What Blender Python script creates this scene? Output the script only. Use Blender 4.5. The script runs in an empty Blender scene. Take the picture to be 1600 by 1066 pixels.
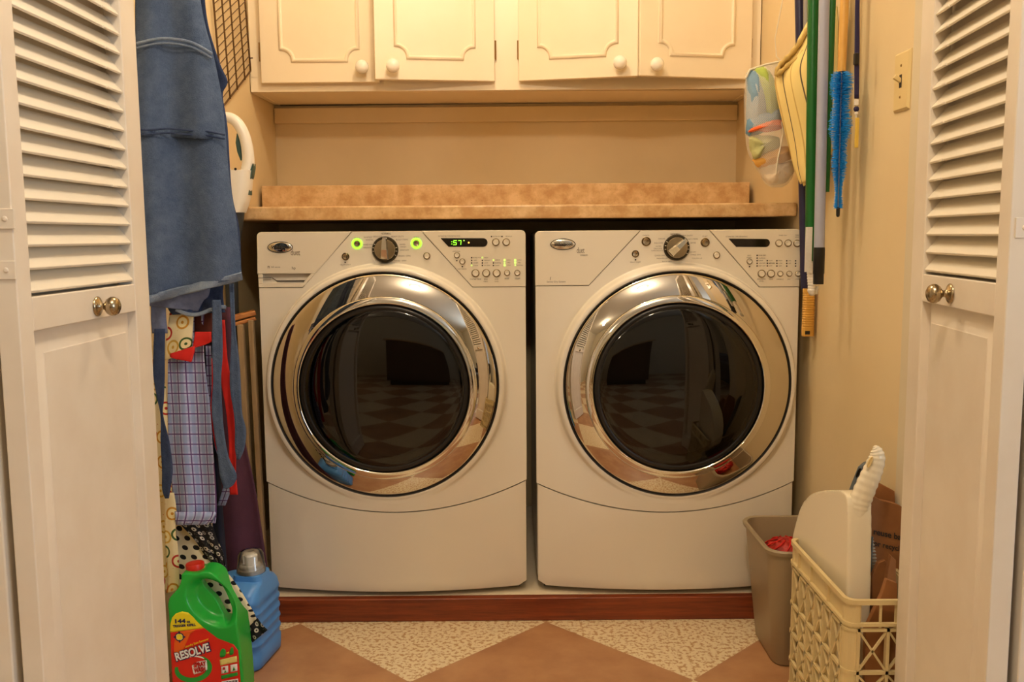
import bpy, bmesh, math, random
from mathutils.bvhtree import BVHTree
from mathutils import Vector, Matrix
random.seed(7)
C = bpy.context.scene.collection
SC = bpy.context.scene

# ------------------------------------------------------------------ camera, world, lights, exposure
CAM_H = 1.0; FPX = 1436.0; TILT = math.radians(6.55); ROLL = math.radians(0.45)
cam_data = bpy.data.cameras.new('camera'); cam = bpy.data.objects.new('camera', cam_data); C.objects.link(cam)
cam_data.sensor_fit = 'HORIZONTAL'; cam_data.sensor_width = 36.0; cam_data.lens = FPX / 1600 * 36.0
cam_data.clip_start = 0.05
cam.location = (0, 0, CAM_H)
cam.rotation_mode = 'QUATERNION'
_fw = Vector((0, math.cos(TILT), -math.sin(TILT)))
_q = Matrix(((1, 0, 0), (0, _fw.y, -_fw.z), (0, _fw.z, _fw.y)))
_right = Vector((1, 0, 0)); _up = Vector((0, math.sin(TILT), math.cos(TILT)))
_r2 = _right * math.cos(ROLL) - _up * math.sin(ROLL); _u2 = _up * math.cos(ROLL) + _right * math.sin(ROLL)
cam.rotation_quaternion = Matrix((( _r2.x, _u2.x, -_fw.x), (_r2.y, _u2.y, -_fw.y), (_r2.z, _u2.z, -_fw.z))).to_quaternion()
SC.camera = cam
SC.view_settings.view_transform = 'Standard'; SC.view_settings.look = 'None'
SC.view_settings.exposure = 0.0; SC.view_settings.gamma = 1.0
SC.view_settings.use_curve_mapping = False
world = bpy.data.worlds.new('world'); SC.world = world; world.use_nodes = True
world.node_tree.nodes['Background'].inputs[0].default_value = (0.75, 0.87, 1.0, 1)
world.node_tree.nodes['Background'].inputs[1].default_value = 0.6

def lamp(name, kind, loc, power, color, size=0.1, rot=(0, 0, 0), size_y=None):
    d = bpy.data.lights.new(name, kind); d.energy = power; d.color = color
    if kind == 'AREA':
        d.size = size
        if size_y: d.shape = 'RECTANGLE'; d.size_y = size_y
    else: d.shadow_soft_size = size
    o = bpy.data.objects.new(name, d); C.objects.link(o); o.location = loc; o.rotation_euler = rot
    return o
WARM = (1.0, 0.81, 0.58)
lamp('closet_light', 'POINT', (-0.10, 2.08, 2.27), 18, WARM, 0.055)
lamp('room_light', 'POINT', (0.05, 0.55, 2.30), 35, (1.0, 0.82, 0.63), 0.07)
lamp('room_light', 'POINT', (-1.6, -1.6, 2.30), 22, (1.0, 0.82, 0.60), 0.07)
lamp('window_light', 'AREA', (2.70, -0.9, 1.45), 34, (0.72, 0.85, 1.0), 1.3, (0, math.radians(90), 0), 1.2)

# ------------------------------------------------------------------ pixel -> world (pinhole model of the camera above)
def ray(px, py):
    u = px - 800; v = 533 - py
    c, s = math.cos(ROLL), math.sin(ROLL)
    u, v = u * c + v * s, -u * s + v * c
    return Vector((u, FPX * math.cos(TILT) + v * math.sin(TILT), -FPX * math.sin(TILT) + v * math.cos(TILT)))
def at_y(px, py, y): d = ray(px, py); return d * (y / d.y) + Vector((0, 0, CAM_H))
def at_x(px, py, x): d = ray(px, py); return d * (x / d.x) + Vector((0, 0, CAM_H))
def at_z(px, py, z): d = ray(px, py); return d * ((z - CAM_H) / d.z) + Vector((0, 0, CAM_H))

# ------------------------------------------------------------------ materials
def s2l(c): c /= 255.0; return c / 12.92 if c <= 0.04045 else ((c + 0.055) / 1.055) ** 2.4
def col(c): return (s2l(c[0]), s2l(c[1]), s2l(c[2]), 1.0)
class NT:
    def __init__(s, name):
        s.m = bpy.data.materials.new(name); s.m.use_nodes = True; s.t = s.m.node_tree
        s.b = s.t.nodes['Principled BSDF']
    def n(s, kind, **kw):
        x = s.t.nodes.new(kind)
        for k, v in kw.items(): setattr(x, k, v)
        return x
    def l(s, a, b): s.t.links.new(a, b)
    def put(s, v, sock):
        if isinstance(v, (int, float)): sock.default_value = v
        elif isinstance(v, tuple): sock.default_value = v
        else: s.l(v, sock)
    def math(s, op, a, b=0.0, c=None):
        x = s.n('ShaderNodeMath', operation=op); s.put(a, x.inputs[0]); s.put(b, x.inputs[1])
        if c is not None: s.put(c, x.inputs[2])
        return x.outputs[0]
    def mix(s, f, a, b):
        x = s.n('ShaderNodeMix', data_type='RGBA'); s.put(f, x.inputs[0]); s.put(a, x.inputs[6]); s.put(b, x.inputs[7])
        return x.outputs[2]
    def coord(s, which='Object', scale=(1, 1, 1), rot=(0, 0, 0), loc=(0, 0, 0)):
        tc = s.n('ShaderNodeTexCoord'); mp = s.n('ShaderNodeMapping'); s.l(tc.outputs[which], mp.inputs[0])
        mp.inputs['Scale'].default_value = scale; mp.inputs['Rotation'].default_value = rot; mp.inputs['Location'].default_value = loc
        return mp.outputs[0]
    def noise(s, vec, scale, detail=4, rough=0.55):
        x = s.n('ShaderNodeTexNoise'); s.l(vec, x.inputs['Vector']); x.inputs['Scale'].default_value = scale
        x.inputs['Detail'].default_value = detail; x.inputs['Roughness'].default_value = rough
        return x.outputs[0]
    def ramp(s, f, lo, hi):
        x = s.n('ShaderNodeMapRange'); s.put(f, x.inputs[0]); x.inputs[1].default_value = lo; x.inputs[2].default_value = hi
        return x.outputs[0]
    def bump(s, h, strength, dist=0.002):
        x = s.n('ShaderNodeBump'); x.inputs['Strength'].default_value = strength; x.inputs['Distance'].default_value = dist
        s.l(h, x.inputs['Height']); s.l(x.outputs[0], s.b.inputs['Normal'])
    def base(s, v): s.put(v, s.b.inputs['Base Color'])
    def uv(s):
        x = s.n('ShaderNodeUVMap'); sp = s.n('ShaderNodeSeparateXYZ'); s.l(x.outputs[0], sp.inputs[0])
        return x.outputs[0], sp.outputs[0], sp.outputs[1]
def mat(name, rgb, rough=0.5, metal=0.0, rgb2=None, nscale=8, lo=0.4, hi=0.7, bump=None, coat=0.0, spec=None, stretch=(1, 1, 1), sheen=0.0):
    k = NT(name); k.base(col(rgb)); b = k.b.inputs
    b['Roughness'].default_value = rough; b['Metallic'].default_value = metal
    if coat: b['Coat Weight'].default_value = coat; b['Coat Roughness'].default_value = 0.08
    if spec is not None: b['Specular IOR Level'].default_value = spec
    if sheen: b['Sheen Weight'].default_value = sheen
    if rgb2 or bump:
        v = k.coord('Object', stretch)
        if rgb2: k.base(k.mix(k.ramp(k.noise(v, nscale), lo, hi), col(rgb), col(rgb2)))
        if bump: k.bump(k.noise(v, bump[0], 3), bump[1], bump[2] if len(bump) > 2 else 0.002)
    return k.m
def emit(name, rgb, strength):
    k = NT(name); k.base(col(rgb)); k.b.inputs['Emission Color'].default_value = col(rgb); k.b.inputs['Emission Strength'].default_value = strength
    return k.m
MT = {}
MT['wall'] = mat('cream_wall_paint', (233, 212, 168), 0.55, rgb2=(227, 205, 160), nscale=3, bump=(60, 0.12))
MT['room_wall'] = mat('room_wall_paint', (222, 210, 182), 0.6)
MT['ceiling'] = mat('ceiling_paint', (240, 235, 222), 0.7)
MT['cab'] = mat('cabinet_paint', (246, 231, 203), 0.32, rgb2=(242, 226, 196), nscale=5, bump=(90, 0.06), spec=0.4)
MT['door'] = mat('door_paint', (238, 228, 212), 0.38, rgb2=(232, 220, 202), nscale=9, bump=(70, 0.08), spec=0.4)
MT['slat'] = mat('slat_paint', (240, 231, 212), 0.42, bump=(120, 0.12), stretch=(1, .2, 4))
MT['enamel'] = mat('white_enamel', (236, 228, 212), 0.22, coat=0.35)
MT['console'] = mat('console_plastic', (234, 224, 204), 0.3)
MT['chrome'] = mat('chrome', (225, 222, 215), 0.035, 1.0)
MT['chrome_rim'] = mat('polished_chrome', (214, 208, 198), 0.025, 1.0)
MT['steel'] = mat('brushed_nickel', (176, 160, 132), 0.24, 1.0)
MT['seam'] = mat('dark_seal', (40, 36, 30), 0.5)
MT['dark'] = mat('black_plastic', (16, 14, 13), 0.35)
MT['ringdark'] = mat('dark_dial_ring', (70, 62, 48), 0.25, 0.6)
MT['print'] = mat('grey_print', (120, 108, 90), 0.6)
MT['printdark'] = mat('dark_print', (52, 44, 36), 0.6)
MT['printblue'] = mat('navy_print', (22, 28, 78), 0.6)
MT['display'] = mat('display_window', (26, 20, 14), 0.12)
MT['green_led'] = emit('green_light', (140, 255, 50), 2.2)
MT['green_dim'] = emit('pale_green_light', (196, 255, 120), 1.0)
MT['orange_led'] = emit('orange_light', (255, 170, 70), 2.0)
MT['porcelain'] = mat('white_porcelain', (250, 243, 230), 0.12, coat=0.4)
MT['brass'] = mat('old_brass', (150, 118, 66), 0.35, 0.9)
MT['wire'] = mat('dark_wire', (98, 70, 36), 0.4, 0.7)
MT['white_plastic'] = mat('white_plastic', (240, 234, 222), 0.28)
MT['teal'] = mat('teal_grip', (52, 84, 80), 0.5)
MT['greydark'] = mat('dark_grey_plastic', (52, 54, 54), 0.4)
MT['ivory'] = mat('ivory_plastic', (232, 208, 148), 0.35)
MT['greenpole'] = mat('green_painted_metal', (12, 96, 34), 0.3)
MT['lavender'] = mat('lavender_painted_metal', (168, 172, 192), 0.3)
MT['navypole'] = mat('navy_painted_metal', (32, 30, 66), 0.35)
MT['greypole'] = mat('grey_painted_metal', (150, 146, 140), 0.35)
MT['yellowgrip'] = mat('yellow_plastic', (222, 168, 72), 0.45)
MT['yellowpole'] = mat('varnished_yellow_wood', (226, 178, 92), 0.35, rgb2=(206, 152, 70), nscale=20, stretch=(6, 6, .5))
MT['blue_bristle'] = mat('blue_bristles', (14, 146, 226), 0.5)
MT['navy_fabric'] = mat('navy_ribbon', (36, 30, 74), 0.75)
MT['yellow_tag'] = mat('yellow_tag', (224, 190, 78), 0.5)
MT['taupe'] = mat('taupe_plastic', (158, 140, 110), 0.42, bump=(200, 0.05))
MT['red_net'] = mat('red_net', (196, 42, 22), 0.55, rgb2=(120, 18, 10), nscale=60)
MT['crate'] = mat('beige_crate_plastic', (222, 202, 150), 0.4)
MT['dustpan'] = mat('glossy_ivory_plastic', (244, 234, 208), 0.16, coat=0.4)
MT['kraft'] = mat('kraft_paper', (160, 106, 58), 0.75, rgb2=(138, 88, 46), nscale=10, bump=(30, 0.25, .004))
MT['bluegrey'] = mat('blue_grey_plastic', (92, 100, 104), 0.4)
MT['palebristle'] = mat('pale_bristles', (176, 168, 150), 0.6)
MT['greenjug'] = mat('glossy_green_plastic', (30, 172, 60), 0.26)
MT['redcap'] = mat('red_cap_plastic', (206, 42, 24), 0.35)
MT['bluejug'] = mat('blue_plastic', (76, 142, 216), 0.34)
MT['lab_yellow'] = mat('yellow_label', (246, 226, 34), 0.45)
MT['lab_red'] = mat('red_label', (222, 36, 22), 0.4)
MT['lab_orange'] = mat('orange_label', (240, 104, 24), 0.4)
MT['lab_white'] = mat('white_label', (246, 244, 240), 0.45)
MT['lab_green'] = mat('green_label', (38, 160, 56), 0.4)
MT['lab_pale'] = mat('pale_yellow_label', (238, 224, 130), 0.45)
MT['lab_dred'] = mat('deep_red_label', (180, 20, 18), 0.45)
MT['wood_light'] = mat('orange_wood', (196, 130, 62), 0.4, rgb2=(164, 98, 40), nscale=12, stretch=(1, 8, 8))
MT['wood_beige'] = mat('beige_wood', (168, 142, 104), 0.5, rgb2=(150, 122, 86), nscale=14, stretch=(8, 8, .6))
MT['denim_lining'] = mat('grey_denim_lining', (112, 122, 152), 0.9, rgb2=(92, 102, 132), nscale=60)
MT['navy_cloth'] = mat('navy_cloth', (20, 26, 48), 0.9)
MT['red_cloth'] = mat('red_cloth', (212, 30, 20), 0.8, rgb2=(180, 20, 14), nscale=14)
MT['maroon_cloth'] = mat('maroon_cloth', (84, 34, 22), 0.85)
MT['purple_cloth'] = mat('plum_cloth', (86, 46, 66), 0.9, rgb2=(70, 36, 54), nscale=9, bump=(300, 0.2))
MT['cream_cloth'] = mat('cream_cloth', (240, 230, 205), 0.8)
for nm, c_ in dict(rag_blue=(128, 160, 186), rag_green=(176, 196, 92), rag_orange=(238, 104, 44), rag_yellow=(236, 178, 84), rag_white=(240, 220, 190), rag_sky=(110, 150, 180), rag_olive=(190, 190, 130)).items():
    MT[nm] = mat(nm + '_cloth', c_, 0.9, bump=(120, 0.5, .004))

def denim(name, a, b):
    k = NT(name); v = k.coord('Object'); n1 = k.noise(v, 14, 5, .6); n2 = k.noise(v, 420, 2, .7)
    f = k.math('ADD', k.math('MULTIPLY', k.ramp(n1, .3, .72), .5), k.math('ADD', k.math('MULTIPLY', k.ramp(n2, .3, .7), .28), k.math('MULTIPLY', k.ramp(k.noise(v, 70, 4, .7), .35, .65), .22)))
    k.base(k.mix(f, col(a), col(b))); k.b.inputs['Roughness'].default_value = .9
    h = k.math('ADD', n2, k.math('MULTIPLY', k.noise(v, 28, 4), 3.0)); k.bump(h, .5, .005)
    k.b.inputs['Specular IOR Level'].default_value = .2
    return k.m
MT['denim'] = denim('faded_denim', (62, 80, 112), (104, 122, 150))
MT['denim_dark'] = denim('dark_denim', (40, 52, 84), (74, 90, 124))
MT['denim_hem'] = denim('worn_denim_hem', (96, 118, 152), (160, 172, 186))
def plaid():
    k = NT('periwinkle_plaid_cotton'); _, u, v = k.uv()
    def line(c, p, w, off=0.0):
        f = k.math('FRACT', k.math('ADD', k.math('DIVIDE', c, p), off)); d = k.math('ABSOLUTE', k.math('SUBTRACT', f, .5)); return k.math('LESS_THAN', d, w)
    c0 = k.mix(line(u, .0195, .22), col((178, 182, 216)), col((150, 164, 206)))
    c0 = k.mix(k.math('MULTIPLY', line(v, .0225, .25), .5), c0, col((140, 158, 196)))
    c0 = k.mix(line(u, .0195, .065, .5), c0, col((92, 62, 118)))
    c0 = k.mix(line(v, .0225, .055, .5), c0, col((92, 62, 118)))
    k.base(c0); k.b.inputs['Roughness'].default_value = .85
    return k.m
MT['plaid'] = plaid()
def polka():
    k = NT('polka_dot_cotton'); _, u, v = k.uv(); p = .023
    r = k.math('DIVIDE', v, p); row = k.math('FLOOR', r); off = k.math('MULTIPLY', k.math('MODULO', row, 2.0), .5)
    fu = k.math('SUBTRACT', k.math('FRACT', k.math('ADD', k.math('DIVIDE', u, p * 1.15), off)), .5); fv = k.math('SUBTRACT', k.math('FRACT', r), .5)
    d = k.math('SQRT', k.math('ADD', k.math('MULTIPLY', fu, fu), k.math('MULTIPLY', fv, fv)))
    k.base(k.mix(k.math('LESS_THAN', d, .27), col((236, 222, 188)), col((16, 12, 14)))); k.b.inputs['Roughness'].default_value = .85
    return k.m
MT['polka'] = polka()
def voro_print(name, bg, cols, scale, r0, r1, fill=None):
    k = NT(name); uv, _, _ = k.uv(); x = k.n('ShaderNodeTexVoronoi', voronoi_dimensions='2D'); k.l(uv, x.inputs['Vector']); x.inputs['Scale'].default_value = scale; x.inputs['Randomness'].default_value = .8
    d = x.outputs['Distance']; sp = k.n('ShaderNodeSeparateColor'); k.l(x.outputs['Color'], sp.inputs[0]); sel = sp.outputs[0]
    pc = col(cols[0]); 
    for i, c_ in enumerate(cols[1:]): pc = k.mix(k.math('GREATER_THAN', sel, (i + 1) / len(cols)), pc, col(c_))
    ring = k.math('MULTIPLY', k.math('GREATER_THAN', d, r0), k.math('LESS_THAN', d, r1))
    nz = k.noise(uv, scale * 6, 2); spots = k.math('MULTIPLY', k.math('GREATER_THAN', nz, .68), k.math('GREATER_THAN', d, r1 * 1.15))
    base_c = k.mix(spots, col(bg), pc)
    if fill: base_c = k.mix(k.math('LESS_THAN', d, r0), base_c, k.mix(k.math('LESS_THAN', d, r0 * .3), col(fill), pc))
    k.base(k.mix(ring, base_c, pc)); k.b.inputs['Roughness'].default_value = .85
    return k.m
MT['apple'] = voro_print('apple_print_cotton', (238, 222, 176), [(206, 146, 44), (184, 40, 26), (60, 92, 40), (214, 170, 70)], 24, .26, .36, (244, 228, 170))
MT['floral'] = voro_print('black_floral_cotton', (14, 12, 16), [(205, 198, 180), (160, 155, 150), (225, 215, 200)], 60, .12, .3)
def stripes():
    k = NT('yellow_striped_cotton'); uv, u, v = k.uv(); f = k.math('FRACT', k.math('DIVIDE', u, .056)); d = k.math('ABSOLUTE', k.math('SUBTRACT', f, .5))
    f2 = k.math('FRACT', k.math('ADD', k.math('DIVIDE', u, .056), .5)); d2 = k.math('ABSOLUTE', k.math('SUBTRACT', f2, .5))
    c0 = k.mix(k.math('LESS_THAN', d2, .028), col((236, 212, 138)), col((204, 172, 100)))
    k.base(k.mix(k.math('LESS_THAN', d, .030), c0, col((92, 78, 62)))); k.b.inputs['Roughness'].default_value = .85
    k.bump(k.noise(k.coord('Object'), 40, 3), .3, .004)
    return k.m
MT['stripes'] = stripes()
def net():
    k = NT('white_net_mesh'); _, u, v = k.uv(); p = .0042
    a = k.math('LESS_THAN', k.math('FRACT', k.math('DIVIDE', k.math('ADD', u, v), p)), .2)
    b = k.math('LESS_THAN', k.math('FRACT', k.math('DIVIDE', k.math('SUBTRACT', u, v), p)), .2)
    al = k.math('MAXIMUM', a, b); k.base(col((246, 240, 228))); k.l(al, k.b.inputs['Alpha']); k.b.inputs['Roughness'].default_value = .8
    return k.m
MT['net'] = net()
def floor_mat():
    k = NT('checker_vinyl_tile'); tc = k.n('ShaderNodeTexCoord'); sp = k.n('ShaderNodeSeparateXYZ'); k.l(tc.outputs['Object'], sp.inputs[0])
    h = .32
    a = k.math('DIVIDE', k.math('ADD', k.math('SUBTRACT', sp.outputs[0], .083), k.math('SUBTRACT', sp.outputs[1], 2.293)), 2 * h)
    b = k.math('DIVIDE', k.math('SUBTRACT', k.math('SUBTRACT', sp.outputs[0], .083), k.math('SUBTRACT', sp.outputs[1], 2.293)), 2 * h)
    chk = k.math('PINGPONG', k.math('ADD', k.math('FLOOR', a), k.math('FLOOR', b)), 1.0)
    v = k.coord('Object'); n1 = k.noise(v, 9, 5, .6); n2 = k.noise(v, 95, 3, .6)
    terra = k.mix(k.ramp(n1, .35, .7), col((166, 118, 80)), col((188, 142, 100)))
    cream = k.mix(k.ramp(n2, .50, .58), col((232, 216, 180)), col((192, 152, 104)))
    k.base(k.mix(chk, cream, terra))
    k.b.inputs['Roughness'].default_value = .36; k.bump(n2, .08, .001)
    return k.m
MT['floor'] = floor_mat()
def laminate():
    k = NT('tan_stone_laminate'); v = k.coord('Object'); n1 = k.noise(v, 22, 6, .65); n2 = k.noise(v, 130, 3, .6)
    c0 = k.mix(k.ramp(n1, .38, .64), col((188, 146, 96)), col((220, 186, 138))); k.base(k.mix(k.math('MULTIPLY', k.ramp(n2, .58, .75), .45), c0, col((160, 118, 76))))
    k.b.inputs['Roughness'].default_value = .3
    return k.m
MT['laminate'] = laminate()
def redwood():
    k = NT('red_stained_wood'); v = k.coord('Object', (.8, 8, 16)); n1 = k.noise(v, 5, 6, .6); n2 = k.noise(v, 26, 4, .6)
    c0 = k.mix(k.ramp(n1, .3, .7), col((98, 38, 16)), col((150, 70, 32))); k.base(k.mix(k.math('MULTIPLY', k.ramp(n2, .5, .75), .5), c0, col((72, 24, 10))))
    k.b.inputs['Roughness'].default_value = .4
    return k.m
MT['redwood'] = redwood()
def glass_mat(name, tint, fac):
    k = NT(name); nt = k.t; tr = k.n('ShaderNodeBsdfTransparent'); tr.inputs[0].default_value = tint
    gl = k.n('ShaderNodeBsdfGlossy'); gl.inputs['Roughness'].default_value = .01; gl.inputs[0].default_value = (1, 1, 1, 1)
    lw = k.n('ShaderNodeFresnel'); lw.inputs[0].default_value = fac; ms = k.n('ShaderNodeMixShader')
    k.l(lw.outputs[0], ms.inputs[0]); k.l(tr.outputs[0], ms.inputs[1]); k.l(gl.outputs[0], ms.inputs[2])
    nt.links.new(ms.outputs[0], nt.nodes['Material Output'].inputs['Surface'])
    return k.m
MT['door_glass'] = glass_mat('smoked_door_glass', (.34, .31, .28, 1), 1.55)
MT['clear'] = glass_mat('clear_cap_plastic', (.86, .88, .90, 1), 1.75)
MT['pane'] = glass_mat('window_pane', (.97, .98, 1, 1), 1.45)
MT['bowl'] = mat('glass_bowl', (34, 30, 26), 0.08, 0.2, coat=.5)
MT['drum'] = mat('drum_steel', (130, 125, 118), 0.2, 1.0)
MT['shade'] = emit('lit_lamp_glass', (255, 226, 176), 7.0)
MT['sofa'] = mat('dark_leather', (50, 40, 34), 0.5)
MT['dkwood'] = mat('dark_furniture_wood', (74, 52, 34), 0.4)

# ------------------------------------------------------------------ mesh helpers
class MB:
    def __init__(s): s.v = []; s.f = []; s.m = []; s.uv = {}
    def add(s, vs, fs, mi=0, uvs=None):
        o = len(s.v); s.v += [Vector(p) for p in vs]
        for f in fs: s.f.append([i + o for i in f]); s.m.append(mi)
        if uvs:
            for i, q in enumerate(uvs): s.uv[i + o] = q
        return s
    def box(s, x0, x1, y0, y1, z0, z1, mi=0, M=None):
        vs = [Vector((x, y, z)) for z in (z0, z1) for y in (y0, y1) for x in (x0, x1)]
        if M: vs = [M @ p for p in vs]
        return s.add(vs, [(0, 2, 3, 1), (4, 5, 7, 6), (0, 1, 5, 4), (2, 6, 7, 3), (0, 4, 6, 2), (1, 3, 7, 5)], mi)
    def bar(s, a, b, w, h, up=(0, 0, 1), mi=0):
        a = Vector(a); b = Vector(b); d = (b - a); L = d.length; d.normalize(); u = Vector(up)
        r = d.cross(u)
        if r.length < 1e-4: r = d.cross(Vector((1, 0, 0)))
        r.normalize(); u = r.cross(d)
        vs = [p + r * (i * w / 2) + u * (j * h / 2) for p in (a, b) for i, j in ((-1, -1), (1, -1), (1, 1), (-1, 1))]
        return s.add(vs, [(0, 1, 2, 3), (7, 6, 5, 4), (0, 4, 5, 1), (1, 5, 6, 2), (2, 6, 7, 3), (3, 7, 4, 0)], mi)
    def loft(s, rings, caps=True, mi=0, closed=True):
        n = len(rings[0]); vs = [p for r in rings for p in r]; fs = []
        for k in range(len(rings) - 1):
            for i in range(n if closed else n - 1):
                j = (i + 1) % n; fs.append((k * n + i, k * n + j, (k + 1) * n + j, (k + 1) * n + i))
        if caps: fs.append(tuple(range(n))[::-1]); fs.append(tuple((len(rings) - 1) * n + i for i in range(n)))
        return s.add(vs, fs, mi)
    def tube(s, pts, r, n=10, mi=0, caps=True, flat=1.0):
        pts = [Vector(p) for p in pts]; rs = r if isinstance(r, (list, tuple)) else [r] * len(pts); rings = []; prev = None
        for i, p in enumerate(pts):
            t = (pts[min(i + 1, len(pts) - 1)] - pts[max(i - 1, 0)]).normalized()
            if prev is None:
                a = t.cross(Vector((0, 1, 0)));
                if a.length < .1: a = t.cross(Vector((1, 0, 0)))
            else: a = prev - t * prev.dot(t)
            a.normalize(); prev = a; b = t.cross(a)
            rings.append([p + (a * math.cos(q) + b * math.sin(q) * flat) * rs[i] for q in (2 * math.pi * k / n for k in range(n))])
        return s.loft(rings, caps, mi)
    def lathe(s, prof, c, axis=(0, 0, 1), n=32, mi=0, caps=False):
        ax = Vector(axis).normalized(); a = ax.cross(Vector((0, 0, 1)))
        if a.length < .1: a = Vector((1, 0, 0))
        a.normalize(); b = ax.cross(a); c = Vector(c); rings = []
        for r, h in prof: rings.append([c + ax * h + (a * math.cos(q) + b * math.sin(q)) * max(r, 1e-5) for q in (2 * math.pi * k / n for k in range(n))])
        return s.loft(rings, caps, mi)
    def prism(s, poly, f0, f1, mi=0):
        n = len(poly); vs = [f0(p) for p in poly] + [f1(p) for p in poly]
        fs = [tuple(range(n)), tuple(range(2 * n - 1, n - 1, -1))] + [(i, n + i, n + (i + 1) % n, (i + 1) % n) for i in range(n)]
        return s.add(vs, fs, mi)
    def sphere(s, c, r, n=16, mi=0, sc=(1, 1, 1)):
        c = Vector(c); rings = []
        for k in range(n // 2 + 1):
            t = math.pi * k / (n // 2); rr = max(math.sin(t), 1e-4)
            rings.append([c + Vector((math.cos(2 * math.pi * i / n) * rr * sc[0], math.sin(2 * math.pi * i / n) * rr * sc[1], -math.cos(t) * sc[2])) * r for i in range(n)])
        return s.loft(rings, False, mi)
    def grid(s, rows, mi=0, uvs=None):
        n = len(rows[0]); fs = [(k * n + i, k * n + i + 1, (k + 1) * n + i + 1, (k + 1) * n + i) for k in range(len(rows) - 1) for i in range(n - 1)]
        return s.add([p for r in rows for p in r], fs, mi, [q for r in uvs for q in r] if uvs else None)
    def slab(s, front, back, mi=0):
        """front: rows of points; back(p) gives the rear point; closed solid."""
        n = len(front[0]); R = len(front); vs = [p for r in front for p in r]; N = len(vs); vs = vs + [back(p) for p in vs]
        fs = []
        for k in range(R - 1):
            for i in range(n - 1):
                a, b, c, d = k * n + i, k * n + i + 1, (k + 1) * n + i + 1, (k + 1) * n + i
                fs.append((a, b, c, d)); fs.append((N + d, N + c, N + b, N + a))
        per = [i for i in range(n)] + [k * n + n - 1 for k in range(1, R)] + [(R - 1) * n + i for i in range(n - 2, -1, -1)] + [k * n for k in range(R - 2, 0, -1)]
        for i in range(len(per)): a = per[i]; b = per[(i + 1) % len(per)]; fs.append((b, a, N + a, N + b))
        return s.add(vs, fs, mi)
    def mesh2d(s, me, fr, mi=0):
        """a mesh in its XY plane (Z towards the viewer) mapped through frame fr(x, y, z)."""
        return s.add([fr(v.co.x, v.co.y, v.co.z) for v in me.vertices], [tuple(p.vertices) for p in me.polygons], mi)
ORG = {}
def obj(name, mb, m, parent=None, smooth=35, bevel=0.0, solid=0.0, sub=0, seg=2, org=None):
    me = bpy.data.meshes.new(name); o = bpy.data.objects.new(name, me); C.objects.link(o)
    if parent is not None: o.parent = parent; base = ORG[parent.name]; ORG[o.name] = base
    else:
        if org is None:
            xs = [p.x for p in mb.v]; ys = [p.y for p in mb.v]; zs = [p.z for p in mb.v]
            org = Vector(((min(xs) + max(xs)) / 2, (min(ys) + max(ys)) / 2, min(zs)))
        base = Vector(org); o.location = base; ORG[o.name] = base
    me.from_pydata([p - base for p in mb.v], [], mb.f)
    for k in (m if isinstance(m, (list, tuple)) else [m]): me.materials.append(MT[k] if isinstance(k, str) else k)
    for p, i in zip(me.polygons, mb.m): p.material_index = i
    if mb.uv:
        ul = me.uv_layers.new(name='UVMap')
        for lp in me.loops: ul.data[lp.index].uv = mb.uv.get(lp.vertex_index, (0, 0))
    bm = bmesh.new(); bm.from_mesh(me); bmesh.ops.remove_doubles(bm, verts=bm.verts, dist=1e-6); bmesh.ops.recalc_face_normals(bm, faces=bm.faces); bm.to_mesh(me); bm.free()
    if smooth:
        me.shade_smooth(); me.set_sharp_from_angle(angle=math.radians(smooth))
    if solid: d = o.modifiers.new('solid', 'SOLIDIFY'); d.thickness = solid; d.offset = 0
    if sub: d = o.modifiers.new('sub', 'SUBSURF'); d.levels = sub; d.render_levels = sub
    if bevel:
        d = o.modifiers.new('bevel', 'BEVEL'); d.width = bevel; d.segments = seg; d.limit_method = 'ANGLE'; d.angle_limit = math.radians(40)
        d.harden_normals = True
    return o
def thing(name, label, cat, loc, group=None):
    o = bpy.data.objects.new(name, None); C.objects.link(o); o.location = loc; o.empty_display_size = .05
    ORG[o.name] = Vector(loc); return tag(o, label, cat, group)
def tag(o, label, cat, group=None, kind=None):
    o['label'] = label; o['category'] = cat
    if group: o['group'] = group
    if kind: o['kind'] = kind
    return o
def struct(name, mb, m, label, cat, parent=None, **kw):
    o = obj(name, mb, m, parent, **kw)
    if parent is None: tag(o, label, cat, kind='structure')
    return o
def font_mesh(text, size, bold=0.0, shear=0.0, align='CENTER'):
    cu = bpy.data.curves.new('t', 'FONT'); cu.body = text; cu.size = size; cu.align_x = align; cu.align_y = 'CENTER'; cu.offset = bold; cu.shear = shear; cu.resolution_u = 3
    ob = bpy.data.objects.new('t', cu); me = bpy.data.meshes.new_from_object(ob); bpy.data.objects.remove(ob); bpy.data.curves.remove(cu); return me
def text(mb, s_, fr, size, bold=0.0, shear=0.0, align='CENTER', mi=0, width=None):
    me = font_mesh(s_, size, bold, shear, align)
    if width:
        xs = [v.co.x for v in me.vertices]; w = max(xs) - min(xs); k = width / w
        for v in me.vertices: v.co.x *= k
    mb.mesh2d(me, fr, mi); bpy.data.meshes.remove(me)
def slab2d(loops, depth, bevel, res=4):
    """filled outline(s) with round edges; later loops are holes.  Returns mesh, thickness 2*depth about z=0."""
    cu = bpy.data.curves.new('c', 'CURVE'); cu.dimensions = '2D'; cu.fill_mode = 'BOTH'; cu.extrude = max(depth - bevel, 0); cu.bevel_depth = bevel; cu.bevel_resolution = res; cu.offset = -bevel
    for lp in loops:
        sp = cu.splines.new('POLY'); sp.points.add(len(lp) - 1); sp.use_cyclic_u = True
        for p, q in zip(sp.points, lp): p.co = (q[0], q[1], 0, 1)
    ob = bpy.data.objects.new('c', cu); me = bpy.data.meshes.new_from_object(ob); bpy.data.objects.remove(ob); bpy.data.curves.remove(cu); return me
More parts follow.
